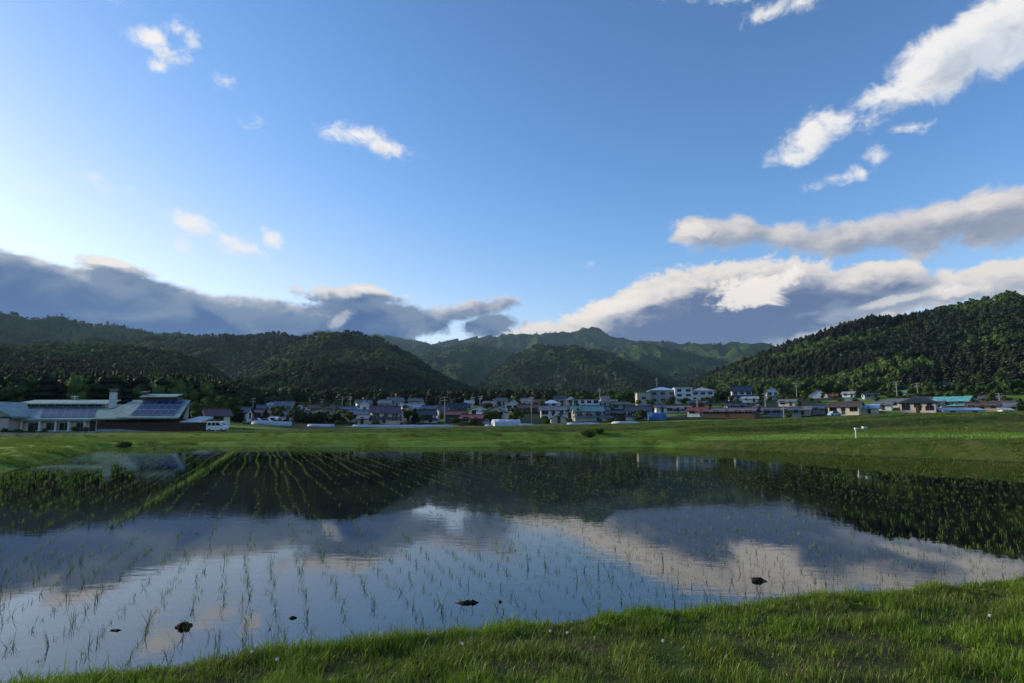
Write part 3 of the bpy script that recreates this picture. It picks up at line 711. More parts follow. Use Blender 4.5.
# ------------------------------------------------------------------ long hall with solar roofs at the left
def hall():
    D = 95; s = D/FF
    def px(x): return (x-100)*s
    def pz(y): return EYE+(HZ-y)*s
    def pxd(x, dd): return (x-512)*(D+dd)/FF-(100-512)*s
    X, Y = at_px(100, D); root = empty('community_hall', (X, Y, 0), 0, 'long low hall with pale green metal roofs, solar panels and a white chimney', 'hall')
    g = gz(X, Y)-.4
    W = mat('hall_wall', (.70,.63,.55), .85, .12, .8); RF = roof_mat('hall_roof', (.17,.27,.245), .55); RF2 = mat('hall_fascia', (.26,.46,.46), .5, .1)
    PAN = mat('solar_cell', (.008,.030,.11), .5, .2, .5, spec=.12); PF = mat('panel_frame', (.16,.22,.28), .4, .1)
    def part(b, n, m, p=root): return b.build(n, m, p)
    # walls of the left wing
    b = MB(); b.box((px(-30), 0, g), (px(97), 9.5, pz(419.4))); part(b, 'wall', W)
    b = MB(); b.box((px(97), 2.2, g), (px(186), 11, pz(419))); part(b, 'wall', mat('hall_wall_dark', (.16,.11,.08), .85, .2))
    # main lean roofs (rise away from the viewer)
    b = MB(); ze = pz(419.0); yr = 7.0; zr = EYE+(HZ-407)*(D+yr)/FF
    b.slab([(px(-30), -1.0, ze), (px(95), -1.0, ze), (px(104), yr, zr), (px(-30), yr, zr)], .22); lr = part(b, 'roof', RF)
    b = MB(); b.box((px(-30), -1.08, ze-.24), (px(95), -1.003, ze+.02)); part(b, 'fascia', RF2)
    # clerestory and its roof
    z2 = EYE+(HZ-403.6)*(D+yr)/FF; zb = zr-.25
    b = MB(); b.box((pxd(12,yr), yr+.05, zb-.4), (pxd(104,yr), yr+6, z2)); part(b, 'clerestory', mat('hall_wall_pale', (.50,.46,.38), .85, .1))
    for i in range(11):
        x = 17+i*8.0; add_window(root, pxd(x, yr), yr+.05, (zb+z2)/2+.12, .95, .42)
    b = MB(); zt = EYE+(HZ-401.2)*(D+yr)/FF
    b.slab([(px(-20), yr-.8, z2-.02), (pxd(106,yr), yr-.8, z2-.02), (pxd(106,yr), yr+3.5, zt+.35), (px(-20), yr+3.5, zt+.35)], .2)
    part(b, 'upper_roof', RF)
    # gable porch at the far left
    b = MB(); gx = px(-6); gw = px(30)-gx; za = pz(401.5); zl = pz(416.5)
    b.slab([(gx-gw, 0, zl), (gx-gw, -3.4, zl), (gx, -3.4, za), (gx, 6, za)], .3).slab([(gx+gw, -3.4, zl), (gx+gw, 0, zl), (gx, 6, za), (gx, -3.4, za)], .3)
    pr = part(b, 'porch_roof', RF)
    b = MB(); b.prism([(gx-gw+1.2, zl-.05), (gx+gw-1.2, zl-.05), (gx, za-.5)], -2.7, -.1); b.box((gx-gw+2, -2.6, g), (gx+gw-1.2, -.02, zl-.3)); part(b, 'porch_wall', mat('porch_wall', (.52,.44,.42), .85, .1))
    # right block: ridge high roof with solar panels
    D2 = 6.5; zR = EYE+(HZ-400.0)*(D+D2)/FF; k2 = (D+D2)/D; xe0, xe1 = px(96), px(186)
    b = MB(); b.slab([(px(96), -.9, pz(418.6)), (px(131), -.9, pz(418.6)), (px(138), 5.9, EYE+(HZ-402)*(D+6)/FF), (px(104), 5.9, EYE+(HZ-402)*(D+6)/FF)], .2); part(b, 'roof', RF)
    b = MB(); b.slab([(px(122), -1.6, pz(417.6)), (px(184), -1.6, pz(417.6)), (pxd(189, D2), D2, zR), (pxd(131, D2), D2, zR)], .24)
    b.slab([(pxd(189, D2), D2+.01, zR), (pxd(131, D2), D2+.01, zR), (pxd(131, D2+6), D2+6, zR-2.4), (pxd(188, D2+6), D2+6, zR-2.4)], .24); part(b, 'roof', RF)
    b = MB(); i0 = [(pxd(183, -.6), -.6, pz(418.8)), (pxd(188, D2+5.5), D2+5.5, pz(418.5)), (pxd(188, D2+5.5), D2+5.5, zR-2.5), (pxd(188, D2), D2, zR-.35)]; b.poly(i0); b.poly([(p[0]-.2, p[1], p[2]) for p in i0[::-1]]); part(b, 'gable_end', mat('gable_end', (.40,.38,.36), .85, .1))
    b = MB(); b.slab([(px(184), -1.3, pz(421.5)), (px(205), -1.3, pz(422)), (px(199), 4.5, pz(416.5)), (px(184.5), 4.5, pz(416))], .2); part(b, 'low_roof', mat('low_roof', (.42,.48,.46), .5, .1))
    b = MB(); b.box((px(185), .2, g), (px(203), 4.2, pz(421.2))); part(b, 'wall', W)
    # monitor on the ridge
    b = MB(); b.box((pxd(143,D2), D2-.6, zR-.3), (pxd(177,D2), D2+1.4, zR+.55)); part(b, 'monitor', mat('monitor_dark', (.12,.10,.08), .8, .2))
    b = MB(); b.slab([(pxd(142,D2), D2-1.3, zR+.5), (pxd(178,D2), D2-1.3, zR+.5), (pxd(178,D2), D2+1.0, zR+1.05), (pxd(142,D2), D2+1.0, zR+1.05)], .14); part(b, 'monitor_roof', RF)
    b = MB(); b.box((pxd(139,D2), D2, zR), (pxd(142.5,D2), D2+.7, zR+1.3)).slab([(pxd(137.5,D2), D2-.3, zR+1.3), (pxd(144,D2), D2-.3, zR+1.3), (pxd(144,D2), D2+1, zR+1.5), (pxd(137.5,D2), D2+1, zR+1.5)], .1); part(b, 'cupola', mat('monitor_dark', (.12,.10,.08)))
    # chimney
    b = MB(); cx = pxd(111, 6.7); b.box((cx-.42, 6.3, 3.2), (cx+.42, 7.1, EYE+(HZ-392.6)*(D+6.7)/FF)); ch = part(b, 'chimney', mat('chimney_white', (.68,.64,.58), .85, .1))
    b = MB(); zc = EYE+(HZ-392.6)*(D+6.7)/FF; b.box((cx-.38, 6.35, zc+.25), (cx+.38, 7.05, zc+.45)); [b.box((cx+q*.3-.05, 6.4, zc), (cx+q*.3+.05, 6.5, zc+.25)) for q in (-1, 1)]; b.box((cx-.56, 6.15, zc+.45), (cx+.56, 7.25, zc+.6)); b.build('chimney_cap', mat('chimney_cap', (.2,.19,.18)), ch)
    # solar panels lie on the slopes
    def panels(xa0, xa1, xb0, xb1, ya, yb, e0, e1, n, rows):
        """grid of panels between an eave line and an upper line; e0/e1 = (depth, z) of the slope at its ends"""
        for i in range(n):
            for j in range(rows):
                def P(u, v):
                    x = (xa0+(xa1-xa0)*u)*(1-v)+(xb0+(xb1-xb0)*u)*v; y = e0[0]+(e1[0]-e0[0])*v; z = e0[1]+(e1[1]-e0[1])*v+.13; return (x, y, z)
                u0, u1 = (i+.04)/n, (i+.96)/n; v0, v1 = (j+.03)/rows, (j+.97)/rows
                q = MB(); q.slab([P(u0, v0), P(u1, v0), P(u1, v1), P(u0, v1)], .08, 0)
                u0 += .05/n; u1 -= .05/n; a = [P(u0, v0+.02), P(u1, v0+.02), P(u1, v1-.02), P(u0, v1-.02)]
                q.poly([(p[0], p[1], p[2]+.012) for p in a], 1); q.build('solar_panel', [PF, PAN], root)
    sl = lambda v, a, b: (a[0]+(b[0]-a[0])*v, a[1]+(b[1]-a[1])*v)
    A, B = (-1.0, ze), (yr, zr); panels(px(40), px(93.5), pxd(47, yr), pxd(99, yr), 0, 0, sl(.1, A, B), sl(.86, A, B), 7, 2)
    A, B = (-1.6, pz(417.6)), (D2, zR); panels(px(132.5), px(175), pxd(145, D2), pxd(186, D2), 0, 0, sl(.10, A, B), sl(.92, A, B), 6, 3)
    # windows and openings of the left wing
    for x0, x1, y0, y1 in ((9,18,422.5,427), (29,41,423,430), (47,58,423,430), (60,70,423,430), (77,85,423,431)):
        add_window(root, (px(x0)+px(x1))/2, 0, (pz(y0)+pz(y1))/2, px(x1)-px(x0), pz(y0)-pz(y1))
    for x in (4.5, 20.5, 25, 43, 59, 72, 88):
        MB().box((px(x)-.14, -.75, g), (px(x)+.14, -.5, ze-.25)).build('porch_post', wm('white'), root)
    MB().box((px(90), -.05, g), (px(96), -.004, pz(421))).build('door', trim, root)
    b = MB().tube((px(26), yr+3, zt), (px(26), yr+3, zt+1.1), .04, .03, 5).box((px(22), yr+2.96, zt+.85), (px(30), yr+3.04, zt+.95)).box((px(24), yr+2.6, zt+.6), (px(28), yr+3.4, zt+.66)); part(b, 'aerial', wpaint)
    return root
hall()
# brown board fence and the pale low wall
def pxz(x, y, D): X, Y = at_px(x, D); return X, Y, EYE+(HZ-y)/FF*D
D = 93.5
f = MB(); x0, x1 = at_px(97, D)[0], at_px(211, D)[0]; zt = pxz(0, 422.6, D)[2]; zb = gz((x0+x1)/2, D)-.1
n = int((x1-x0)/.25)
for i in range(n):
    a = x0+(x1-x0)*i/n; f.box((a+.006, D, zb), (a+(x1-x0)/n-.006, D+.05+.01*(i % 2), zt))
rt = empty('board_fence', ((x0+x1)/2, D, zb), 0, 'tall dark brown board fence in front of the hall and white house', 'fence')
o = f.build('boards', mat('fence_brown', (.060,.034,.026), .85, .3, 2), rt); o.location = (-(x0+x1)/2, -D, -zb)
for i in range(12):
    a = x0+(x1-x0)*(i+.5)/12; o = MB().box((a-.08, D+.08, zb-.1), (a+.08, D+.2, zt+.06)).build('post', trim, rt); o.location = (-(x0+x1)/2, -D, -zb)
def low_wall(pts, h, name, label, m, th=.25):
    b = MB()
    for (xa, Da), (xb, Db) in zip(pts[:-1], pts[1:]):
        k = max(1, int(abs(xb-xa)/6))
        for j in range(k):
            A = at_px(xa+(xb-xa)*j/k, Da+(Db-Da)*j/k); B = at_px(xa+(xb-xa)*(j+1)/k, Da+(Db-Da)*(j+1)/k); za, zb_ = gz(*A), gz(*B)
            dx_, dy_ = B[0]-A[0], B[1]-A[1]; L = math.hypot(dx_, dy_); nx, ny = -dy_/L*th, dx_/L*th
            i = len(b.v); b.v += [(A[0], A[1], za-.3), (B[0], B[1], zb_-.3), (B[0]+nx, B[1]+ny, zb_-.3), (A[0]+nx, A[1]+ny, za-.3), (A[0], A[1], za+h), (B[0], B[1], zb_+h), (B[0]+nx, B[1]+ny, zb_+h), (A[0]+nx, A[1]+ny, za+h)]
            for q in ((3,2,1,0),(4,5,6,7),(0,1,5,4),(1,2,6,5),(2,3,7,6),(3,0,4,7)): b.f.append(tuple(i+z for z in q)); b.m.append(0)
    o = b.build(name, m); tag(o, label, 'wall'); return o
low_wall([(-60,90.5),(96,90.5)], .42, 'low_wall', 'pale low concrete wall in front of the hall windows', mat('pale_concrete', (.34,.33,.35), .9, .2, 1))
low_wall([(97,92.8),(206,92.8)], .45, 'retaining_wall', 'pale kerb wall along the foot of the brown fence', mat('pale_concrete2', (.33,.33,.34), .9, .2, 1))
low_wall([(229,101),(262,103)], .35, 'kerb_wall', 'low grey wall continuing right of the white van', mat('pale_concrete', (.3,.3,.32)))
# ------------------------------------------------------------------ white van
def van():
    D = 91; X, Y = at_px(217.6, D); g = gz(X, Y); root = empty('van', (X, Y, g+.08), .03, 'white small van parked in front of the brown fence', 'van'); root.scale = (.84, .84, .84)
    L = 3.3; prof = [(-L/2, .32), (-L/2, 1.1), (-L/2+.12, 1.72), (-L/2+.35, 1.82), (L/2-1.15, 1.84), (L/2-.85, 1.76), (L/2-.28, 1.12), (L/2-.04, .95), (L/2, .6), (L/2, .3)]
    b = MB().prism(prof, -.72, .72); body = b.build('body', mat('van_white', (.80,.81,.83), .25, .03, 1, spec=.5), root)
    bv = body.modifiers.new('round', 'BEVEL'); bv.width = .05; bv.segments = 2
    for a0, a1 in ((-1.42, -.80), (-.72, -.08)):
        MB().prism([(a0, 1.12), (a1, 1.12), (a1, 1.62), (a0+.06, 1.62)], -.735, -.70).build('side_window', glass, root)
    MB().prism([(0.0, 1.12), (.80, 1.12), (.52, 1.62), (0.0, 1.62)], -.735, -.70).build('side_window', glass, root)
    MB().slab([(L/2-.82, -.62, 1.70), (L/2-.30, -.62, 1.16), (L/2-.30, .62, 1.16), (L/2-.82, .62, 1.70)], -.02).build('windscreen', glass, root)
    for x in (-1.02, 1.05):
        for y, s in ((-.70, -1), (.70, 1)):
            w = MB().tube((x, y-.08*1, .28), (x, y+.08, .28), .28, .28, 16).build('wheel', mat('tyre', (.02,.02,.02), .9), root)
            MB().tube((x, y+s*.07, .28), (x, y+s*.095, .28), .15, .15, 12).build('rim', mat('rim', (.4,.4,.42), .3, .05, metal=.8), w)
    for y in (-.5, .5): MB().box((L/2-.05, y-.13, .72), (L/2+.015, y+.13, .86)).build('headlight', mat('lamp_glass', (.7,.7,.72), .1), root)
    MB().box((-L/2-.02, -.68, .3), (-L/2+.03, .68, .48)).build('bumper', mat('grey_plastic', (.2,.2,.2)), root); MB().box((L/2-.03, -.68, .3), (L/2+.03, .68, .48)).build('bumper', mat('grey_plastic', (.2,.2,.2)), root)
    MB().box((.83, -.86, 1.1), (.9, -.74, 1.26)).build('mirror', mat('grey_plastic', (.2,.2,.2)), root)
van()
def car(x, D, col, label, yaw=0):
    X, Y = at_px(x, D); root = empty('car', (X, Y, gz(X, Y)), yaw, label, 'car')
    MB().prism([(-1.7, .3), (-1.72, .8), (-1.2, .95), (-.8, 1.42), (.6, 1.45), (1.05, .98), (1.68, .85), (1.72, .3)], -.78, .78).build('body', mat('paint_'+col, ROOFS.get(col, (.7,.7,.7)), .25, .05, spec=.6), root)
    MB().prism([(-1.02, .98), (-.76, 1.36), (.55, 1.38), (.92, .98)], -.79, .79).build('window', glass, root)
    for a in (-1.05, 1.1):
        for s in (-.7, .7): MB().tube((a, s-.09, .29), (a, s+.09, .29), .29, .29, 14).build('wheel', mat('tyre', (.02,.02,.02), .9), root)
car(835, 178, 'lblue', 'light blue car parked below the brown tiled house', .1)
car(256, 158, 'white', 'white car parked at the left end of the plastic tunnel')
car(266, 159, 'white', 'white car parked behind the plastic tunnel by the dark purple shrub', .1)
# ------------------------------------------------------------------ plastic tunnels, greenhouses, tarpaulins
plastic = mat('white_plastic', (.46,.50,.56), .35, .12, .6); bplastic = mat('blue_sheet', (.05,.13,.28), .5, .2, .8)
def tunnel(x0, x1, D0, D1, r, h, label, m=plastic, name='plastic_tunnel', cat='plastic tunnel', group=None):
    A = Vector((*at_px(x0, D0), 0)); B = Vector((*at_px(x1, D1), 0)); L = (B-A).length; yaw = math.atan2(B.y-A.y, B.x-A.x); C_ = (A+B)/2; g = min(gz(*A.xy), gz(*B.xy), gz(*C_.xy)); rise = max(gz(*A.xy), gz(*B.xy), gz(*C_.xy))-g
    root = empty(name, (C_.x, C_.y, g), yaw, label, cat, group)
    b = MB(); n = 10; k = max(2, int(L/1.5)); i = 0
    for j in range(k+1):
        x = -L/2+L*j/k; q = 1+.03*math.sin(j*2.1)
        for a in range(n+1):
            t = math.pi*a/n; b.v.append((x, -r*math.cos(t), (h+rise)*q*math.sin(t)**.8-.1))
    for j in range(k):
        for a in range(n): p = j*(n+1)+a; b.f.append((p, p+1, p+n+2, p+n+1)); b.m.append(0)
    b.f.append(tuple(range(n, -1, -1))); b.m.append(0); b.f.append(tuple(k*(n+1)+a for a in range(n+1))); b.m.append(0)
    b.build('cover', m, root, True)
    if h > 1.5:
        for j in range(0, k+1, 2):
            x = -L/2+L*j/k; hb = MB()
            for a in range(n):
                t0, t1 = math.pi*a/n, math.pi*(a+1)/n; z = lambda t: (h+rise)*(1+.03*math.sin(j*2.1))*math.sin(t)**.8-.07
                hb.tube((x, -r*1.01*math.cos(t0), z(t0)), (x, -r*1.01*math.cos(t1), z(t1)), .035, .035, 5)
            hb.build('hoop', mat('hoop_metal', (.4,.45,.5), .4, .1, metal=.6), root)
    return root
tunnel(252,291,155,155,.7,.75,'low white plastic tunnel below the long dull red roof')
tunnel(308,334,157,157,.6,.6,'short white plastic tunnel below the wide brown gable')
tunnel(353,453,159,164,.65,.55,'very long low white plastic tunnel below the purple roofed house')
tunnel(485,493,162,162,.6,.5,'stub of white plastic tunnel left of the white greenhouse')
tunnel(493,518,165,167,2.6,1.55,'rounded white plastic greenhouse near the round green tree',name='greenhouse',cat='greenhouse')
tunnel(519,533,164,165,.6,.5,'short pale plastic tunnel right of the white greenhouse')
tunnel(567,599,164,164,.6,.45,'thin pale plastic tunnel below the blue green roofed building')
tunnel(615,636,162,166,1.6,.5,'low flat white plastic sheet heap below the near black roof')
tunnel(480,489,172,172,.8,.8,'small white plastic cover by the red shed')
tunnel(647,665,176,176,2.4,2.1,'bright blue sheeted shed with rounded top',bplastic,'sheeted_shed','shed')
def shed(x0, x1, ytop, D, roofm, label, name='shed', d=6):
    X, Y = at_px((x0+x1)/2, D); w = (x1-x0)/FF*D; g = gz(X, Y); H = EYE+(HZ-ytop)/FF*D-g; H = max(H, 1.6)
    root = empty(name, (X, Y, g), -math.atan2(X, Y)*.5, label, 'shed')
    MB().box((-w/2+.2, -d/2+.3, -.3), (w/2-.2, d/2-.2, H*.55)).build('wall', mat('shed_wall', (.5,.52,.56), .6, .15), root)
    b = MB(); n = 6
    b.slab([(-w/2, -d/2, H*.5), (w/2, -d/2, H*.5), (w/2, d/2, H), (-w/2, d/2, H)], .12); b.build('roof', roofm, root)
    for i in range(2): MB().box((-w/4+i*w/2-.6, -d/2+.24, -.0), (-w/4+i*w/2+.6, -d/2+.3, H*.42)).build('door', trim, root)
shed(943,980,408.6,172,rm('lblue'),'long shed with pale blue corrugated roof below the turquoise roof')
shed(1002,1013,408.5,174,rm('lgrey'),'small shed with light metal roof below the slate roofed house', d=4)
shed(268,278,420.0,170,rm('white'),'open cream shed between dark purple shrub and hedge', d=3)
# pale water tank
X, Y = at_px(887, 205); g = gz(X, Y); rt = empty('water_tank', (X, Y, g), 0, 'white domed tank between green roof and cream farmhouse', 'tank')
h = EYE+(HZ-402.5)/FF*205-g
MB().tube((0, 0, -.2), (0, 0, h), 1.1, 1.1, 20).build('tank_body', wpaint, rt); MB().tube((0, 0, h+.002), (0, 0, h+.5), 1.1, .35, 20).build('dome', wpaint, rt)
# ------------------------------------------------------------------ utility poles
def pole(x, ytop, D, label, arms=2):
    X, Y = at_px(x, D); g = gz(X, Y); H = EYE+(HZ-ytop)/FF*D-g; root = empty('utility_pole', (X, Y, g), random.uniform(-.6, .6), label, 'utility pole', 'utility poles in the village')
    MB().tube((0, 0, -.3), (0, 0, H), .19, .13, 10).build('shaft', mat('pole_concrete', (.32,.31,.29), .9, .1), root)
    for i in range(arms):
        a = MB().box((-.9, -.06, H-.35-.9*i), (.9, .06, H-.25-.9*i)).build('crossarm', mat('galvanised', (.35,.36,.38), .4, .1, metal=.5), root)
        for q in (-.8, -.4, .4, .8): MB().tube((q, 0, H-.25-.9*i), (q, 0, H-.08-.9*i), .05, .035, 6).build('insulator', wpaint, a)
    if H > 8.5: MB().tube((.32, 0, H-3.2), (.32, 0, H-2.3), .22, .22, 10).build('transformer', mat('pole_box', (.3,.31,.32), .5), root)
for p in [(444.5,396.5,176,'tall pole between the two navy roofed houses'),(473,397,235,'thin pole behind the red low shed'),(480,396,240,'second thin pole just right of the one behind the red shed'),
          (531.5,397,172,'pole right of the round green tree by the greenhouse'),(698,396,186,'pole beside the rusty red roof'),(766.5,393.5,188,'pole at the left end of the long slate barn'),
          (798.5,383,300,'pole on the rise below the light green trees'),(341.5,396.5,262,'pole left of a pair behind the blue roof'),(349.7,396.5,262,'pole right of a pair behind the blue roof'),
          (321,399,250,'pole over the red brown roof behind the wide gable'),(899.5,381.5,255,'tall pole on the terraces above the cream farmhouse'),(920.5,383,262,'pole above the black hipped roof'),
          (252,398,200,'pole left of the small white hipped house'),(784.5,405,180,'short pole standing in front of the slate barn'),(1002,393,210,'pole behind the slate roofed white house'),
          (494,399,260,'pole in the back row above the steep navy roof'),(600,389,335,'pole on the slope of pale shrubs'),(658,378,330,'pole behind the school hall')]:
    pole(*p)
# white box on a post in the right-hand field
X, Y = at_px(855, 40); g = gz(X, Y); rt = empty('valve_post', (X, Y, g), .1, 'short white post with an arm and box standing in the green field', 'post'); H = EYE+(HZ-428)/FF*40-g
MB().tube((0, 0, -.1), (0, 0, H), .035, .035, 8).build('shaft', wpaint, rt); MB().box((-.06, -.06, H-.08), (.14, .06, H+.02)).build('cap', wpaint, rt)
MB().box((.14, -.02, H-.06), (.80, .02, H-.02)).build('arm', mat('galv2', (.5,.52,.55), .4), rt); MB().box((.50, -.10, H-.03), (.80, .10, H+.11)).build('box', mat('grey_box', (.42,.45,.5), .4), rt)
# ------------------------------------------------------------------ named trees of the village
TR = [
 ('round',201,128,15,'bright green tree right of the hall roof',1.05,398),('round',212,135,0,'dark green tree over the dark red roofs',1.1,395),('round',226,150,0,'tall dark tree right of the dark red roofs',1.1,393),
 ('conifer',236,160,0,'narrow dark conifer left of the pale slate roofed house',1.2,400),('round',232,200,0,'grey green tree above the pale slate roofed house',1.1,396),('purple',261,160,0,'dark purple leaved shrub behind the white plastic tunnel',1.3,412.5),
 ('round',408,180,0,'deep green tree beside the bright blue panel',.8,407),('round',514,173,0,'round green tree right of the steep navy roof',1.05,406),('conifer',801,205,0,'dark pointed conifer behind the slate barn',1.1,401),
 ('bush',640,174,0,'dark clump below the long navy roof',1.2,413),('round',672,292,0,'dark round tree in front of the school hall',1.3,395.5),('round',691,287,0,'small dark tree in front of the white school block',1.2,396),
 ('round',921,170,0,'small dark garden tree against the pink house wall',.7,404),('round',937,184,0,'dense green tree right of the pink house',.9,401),('round',903,182,0,'small tree left of the pink house',.8,404),
 ('conifer',711,240,0,'dark pointed tree above the mauve barn roof',.9,402),('conifer',724,300,0,'dark tree left of the bright white house',1.3,391),('bush',784,307,0,'green bushes beside the round fronted house',1.5,390),
 ('round',374,186,0,'small green tree left of the purple roof',.7,411),('round',351,180,0,'round dark bushy tree right of the hedge row',1.0,414),('purple',342,175,0,'reddish brown shrub beside the hedge row',1.1,413.5),
 ('bush',472,168,0,'yellow green bush in front of the worn red roof',1.2,416),('bush',455,173,0,'reddish garden shrubs below the brown barn',1.6,415),('round',530,215,0,'dark tree in front of the red brown roof',1.0,408),
 ('bush',545,180,0,'dark garden bush before the white two storey house',1.3,413),('round',863,185,0,'dark tree between brown tiled house and sky blue roof',.8,405),('conifer',430,184,0,'dark clipped conifer against the navy roof',.7,414),
 ('round',741,184,0,'dark round bush before the mauve barn',1.3,412.5),('round',765,184,0,'dark bush at the left end of the slate barn',1.1,413.5),('round',981,174,0,'dark garden tree before the tan house',.9,407),
]
for kd, x, D, _, lab, wd, yt in TR:
    X, Y = at_px(x, D); h = max(1.5, EYE+(HZ-yt)/FF*D-gz(X, Y)); tree(kd, X, Y, h, lab, wide=wd)
for i in range(15):      # dark clipped row in front of the cream gable
    x = 293+i*3.2+random.uniform(-.6, .6); D = 174+random.uniform(-2, 2); X, Y = at_px(x, D)
    tree('conifer' if i % 3 else 'round', X, Y, random.uniform(2.8, 4.4), 'dark narrow garden tree in the row before the wide brown gable', 'garden trees before the wide brown gable', 1.1)
for i in range(7):
    x = [5, 12, 20, 33, 46, 74, 86][i]; X, Y = at_px(x, 91.6)
    o = tree('bush', X, Y, random.uniform(.9, 1.3), 'small clipped shrub against the hall wall behind the low wall', 'shrubs along the hall wall', 1.1)
for i in range(110):      # gardens between the houses
    x = random.uniform(245, 1030) if i % 3 == 0 else random.uniform(245, 640); D = random.uniform(172, 300); X, Y = at_px(x, D)
    tree(random.choice(['round', 'bush', 'round', 'conifer']), X, Y, random.uniform(2.2, 5.2), 'small dark tree in the gardens between the village houses', 'garden trees among the houses', random.uniform(.8, 1.1))
for i in range(16):
    x = random.uniform(636, 716); X, Y = at_px(x, random.uniform(272, 282)); tree(random.choice(['round', 'bush']), X, Y, random.uniform(2.2, 4.2), 'dark shrubbery tree in front of the school buildings', 'trees in front of the school', 1.2)
for i in range(24):
    x = random.uniform(545, 640); X, Y = at_px(x, random.uniform(172, 178)) if i % 2 else at_px(random.uniform(245, 500), random.uniform(166, 171)); tree('bush', X, Y, random.uniform(1.0, 2.2), 'low hedge bush along the village edge of the fields', 'hedge bushes along the village edge', 1.4)
# scrub and light trees at the foot of the right-hand hill
for i in range(38):
    x = random.uniform(555, 648); X, Y = at_px(x, random.uniform(335, 375)); tree('bush' if i % 2 else 'round', X, Y, random.uniform(5, 8), 'pale olive tree in the belt above the village left of the school', 'olive green trees left of the school', 1.2)
for i in range(95):
    x = random.uniform(705, 1060); D = random.uniform(325, 420); X, Y = at_px(x, D); tree('round', X, Y, random.uniform(7, 13)*(.8 if x > 900 else 1), 'broadleaf tree along the foot of the wooded hill', 'trees along the foot of the wooded hill', random.uniform(.8, 1.1))
for i in range(60):
    x = random.uniform(850, 1060); D = random.uniform(215, 330); X, Y = at_px(x, D); tree('bush', X, Y, random.uniform(2.5, 5), 'rough scrub bush on the terraces above the right-hand houses', 'scrub on the terraces', random.uniform(1, 1.5))
for i in range(26):
    x = random.uniform(715, 850); D = random.uniform(225, 315); X, Y = at_px(x, D); tree('bush', X, Y, random.uniform(1.5, 3), 'low bush on the grassy slope below the white houses', 'bushes on the grassy slope', random.uniform(1, 1.5))
for x, D, h, lab in ((126,47.5,.8,'dark bushy clump on the bank at the far left corner of the paddy'),(588,60,1.1,'dark clump of weeds on the far bank'),(598,62,.8,'smaller weedy clump right of the dark clump on the far bank')):
    X, Y = at_px(x, D); tree('bush', X, Y, h, lab, wide=2.0)
# ------------------------------------------------------------------ grass by the camera
M_gr = leaf_mat('grass_blade', (.115, .21, .012), (.175, .29, .02), (.12, .2, .02), per_obj=0, scale=1.2, trans=.35, attr='tint')
M_rice = leaf_mat('rice_leaf', (.045, .085, .022), (.075, .125, .025), (.06, .10, .02), per_obj=.5, scale=.5, trans=.25)
M_ricef = leaf_mat('rice_leaf_far', (.12, .23, .038), (.19, .33, .055), (.1, .16, .02), per_obj=0, scale=.5, trans=.25)
M_bankg = leaf_mat('bank_grass', (.09, .175, .015), (.14, .23, .022), (.16, .18, .04), per_obj=.8, scale=.4, trans=.3)
def blades(P, H, Wd, lean, head, rng, segs=3):
    n = len(P); d = np.stack([np.cos(head), np.sin(head), np.zeros(n)], 1); s = np.stack([-np.sin(head+rng.normal(0, .6, n)), np.cos(head), np.zeros(n)], 1)
    V = []
    for k in range(segs):
        t = k/segs; c = P+d*(lean*H*t**1.8)[:, None]; c[:, 2] += H*(t-.30*lean*t*t); w = (Wd*(1-t*.55)*.5)[:, None]; V += [c-s*w, c+s*w]
    c = P+d*(lean*H)[:, None]; c[:, 2] += H*(1-.42*lean); V.append(c)
    V = np.stack(V, 1); m = 2*segs+1; b = np.arange(n)[:, None]*m
    Q = np.concatenate([b+np.array([[2*k, 2*k+1, 2*k+3, 2*k+2]]) for k in range(segs-1)], 0) if segs > 1 else None
    Tt = b+np.array([[2*segs-2, 2*segs-1, 2*segs]]); return V.reshape(-1, 3), Q, Tt, m
def grass_patch():
    n = 1050000; X = R.uniform(-9, 16, n); Y = np.interp(X, POLY[:6, 0], POLY[:6, 1])+.1-5.5*R.random(n)**1.5; sd = sdist(X, Y); near = Y < 14
    u = X/np.maximum(Y, .1); vis = (np.abs(u) < 1.05) & (Y > 3.4)
    k = (sd > .02) & near & ((vis) | (R.random(n) < .3)) & (sd < 6.5); X, Y, sd = X[k], Y[k], sd[k]
    cl = fbm(X*3.6, Y*3.6, 3, 31); pt = fbm(X*.9, Y*.9, 3, 33); keep = R.random(len(X)) < np.clip(.35+1.4*(cl-.32)+.5*np.exp(-sd*2), .12, 1)
    keep &= ~((pt > .58) & (sd > .9) & (R.random(len(X)) < .35)); X, Y, sd, cl, pt = X[keep], Y[keep], sd[keep], cl[keep], pt[keep]
    n = len(X); Z = ground_z(X, Y)-.01; edge = np.exp(-sd/.45)
    H = (.028+.075*np.clip(cl-.3, 0, .5)/.5+.02*edge)*R.uniform(.5, 1.5, n)*np.where(R.random(n) < .02, 1.9, 1)
    H *= np.where((R.random(n) < .05*edge), 1.9, 1)
    V, Q, T_, m = blades(np.stack([X, Y, Z], 1), H, R.uniform(.003, .0062, n), R.uniform(.1, .85, n)**1.2, R.uniform(0, 6.28, n), R)
    me = mesh_np('grass', V, Q, T_); me.materials.append(M_gr)
    tint = np.clip(.50+(cl-.5)*1.5+R.normal(0, .12, n), .0, .8); dead = R.random(n) < np.clip(.08+2.8*(pt-.46)*(sd > .5), .06, .6); tint = np.where(dead, R.uniform(.84, 1, n), tint)
    a = me.attributes.new('tint', 'FLOAT', 'POINT'); a.data.foreach_set('value', np.repeat(tint, m).astype(np.float32))
    o = link('grass', me); tag(o, 'short green grass with dry blades covering the near bank', 'grass', kind='stuff'); print('blades', n)
grass_patch()
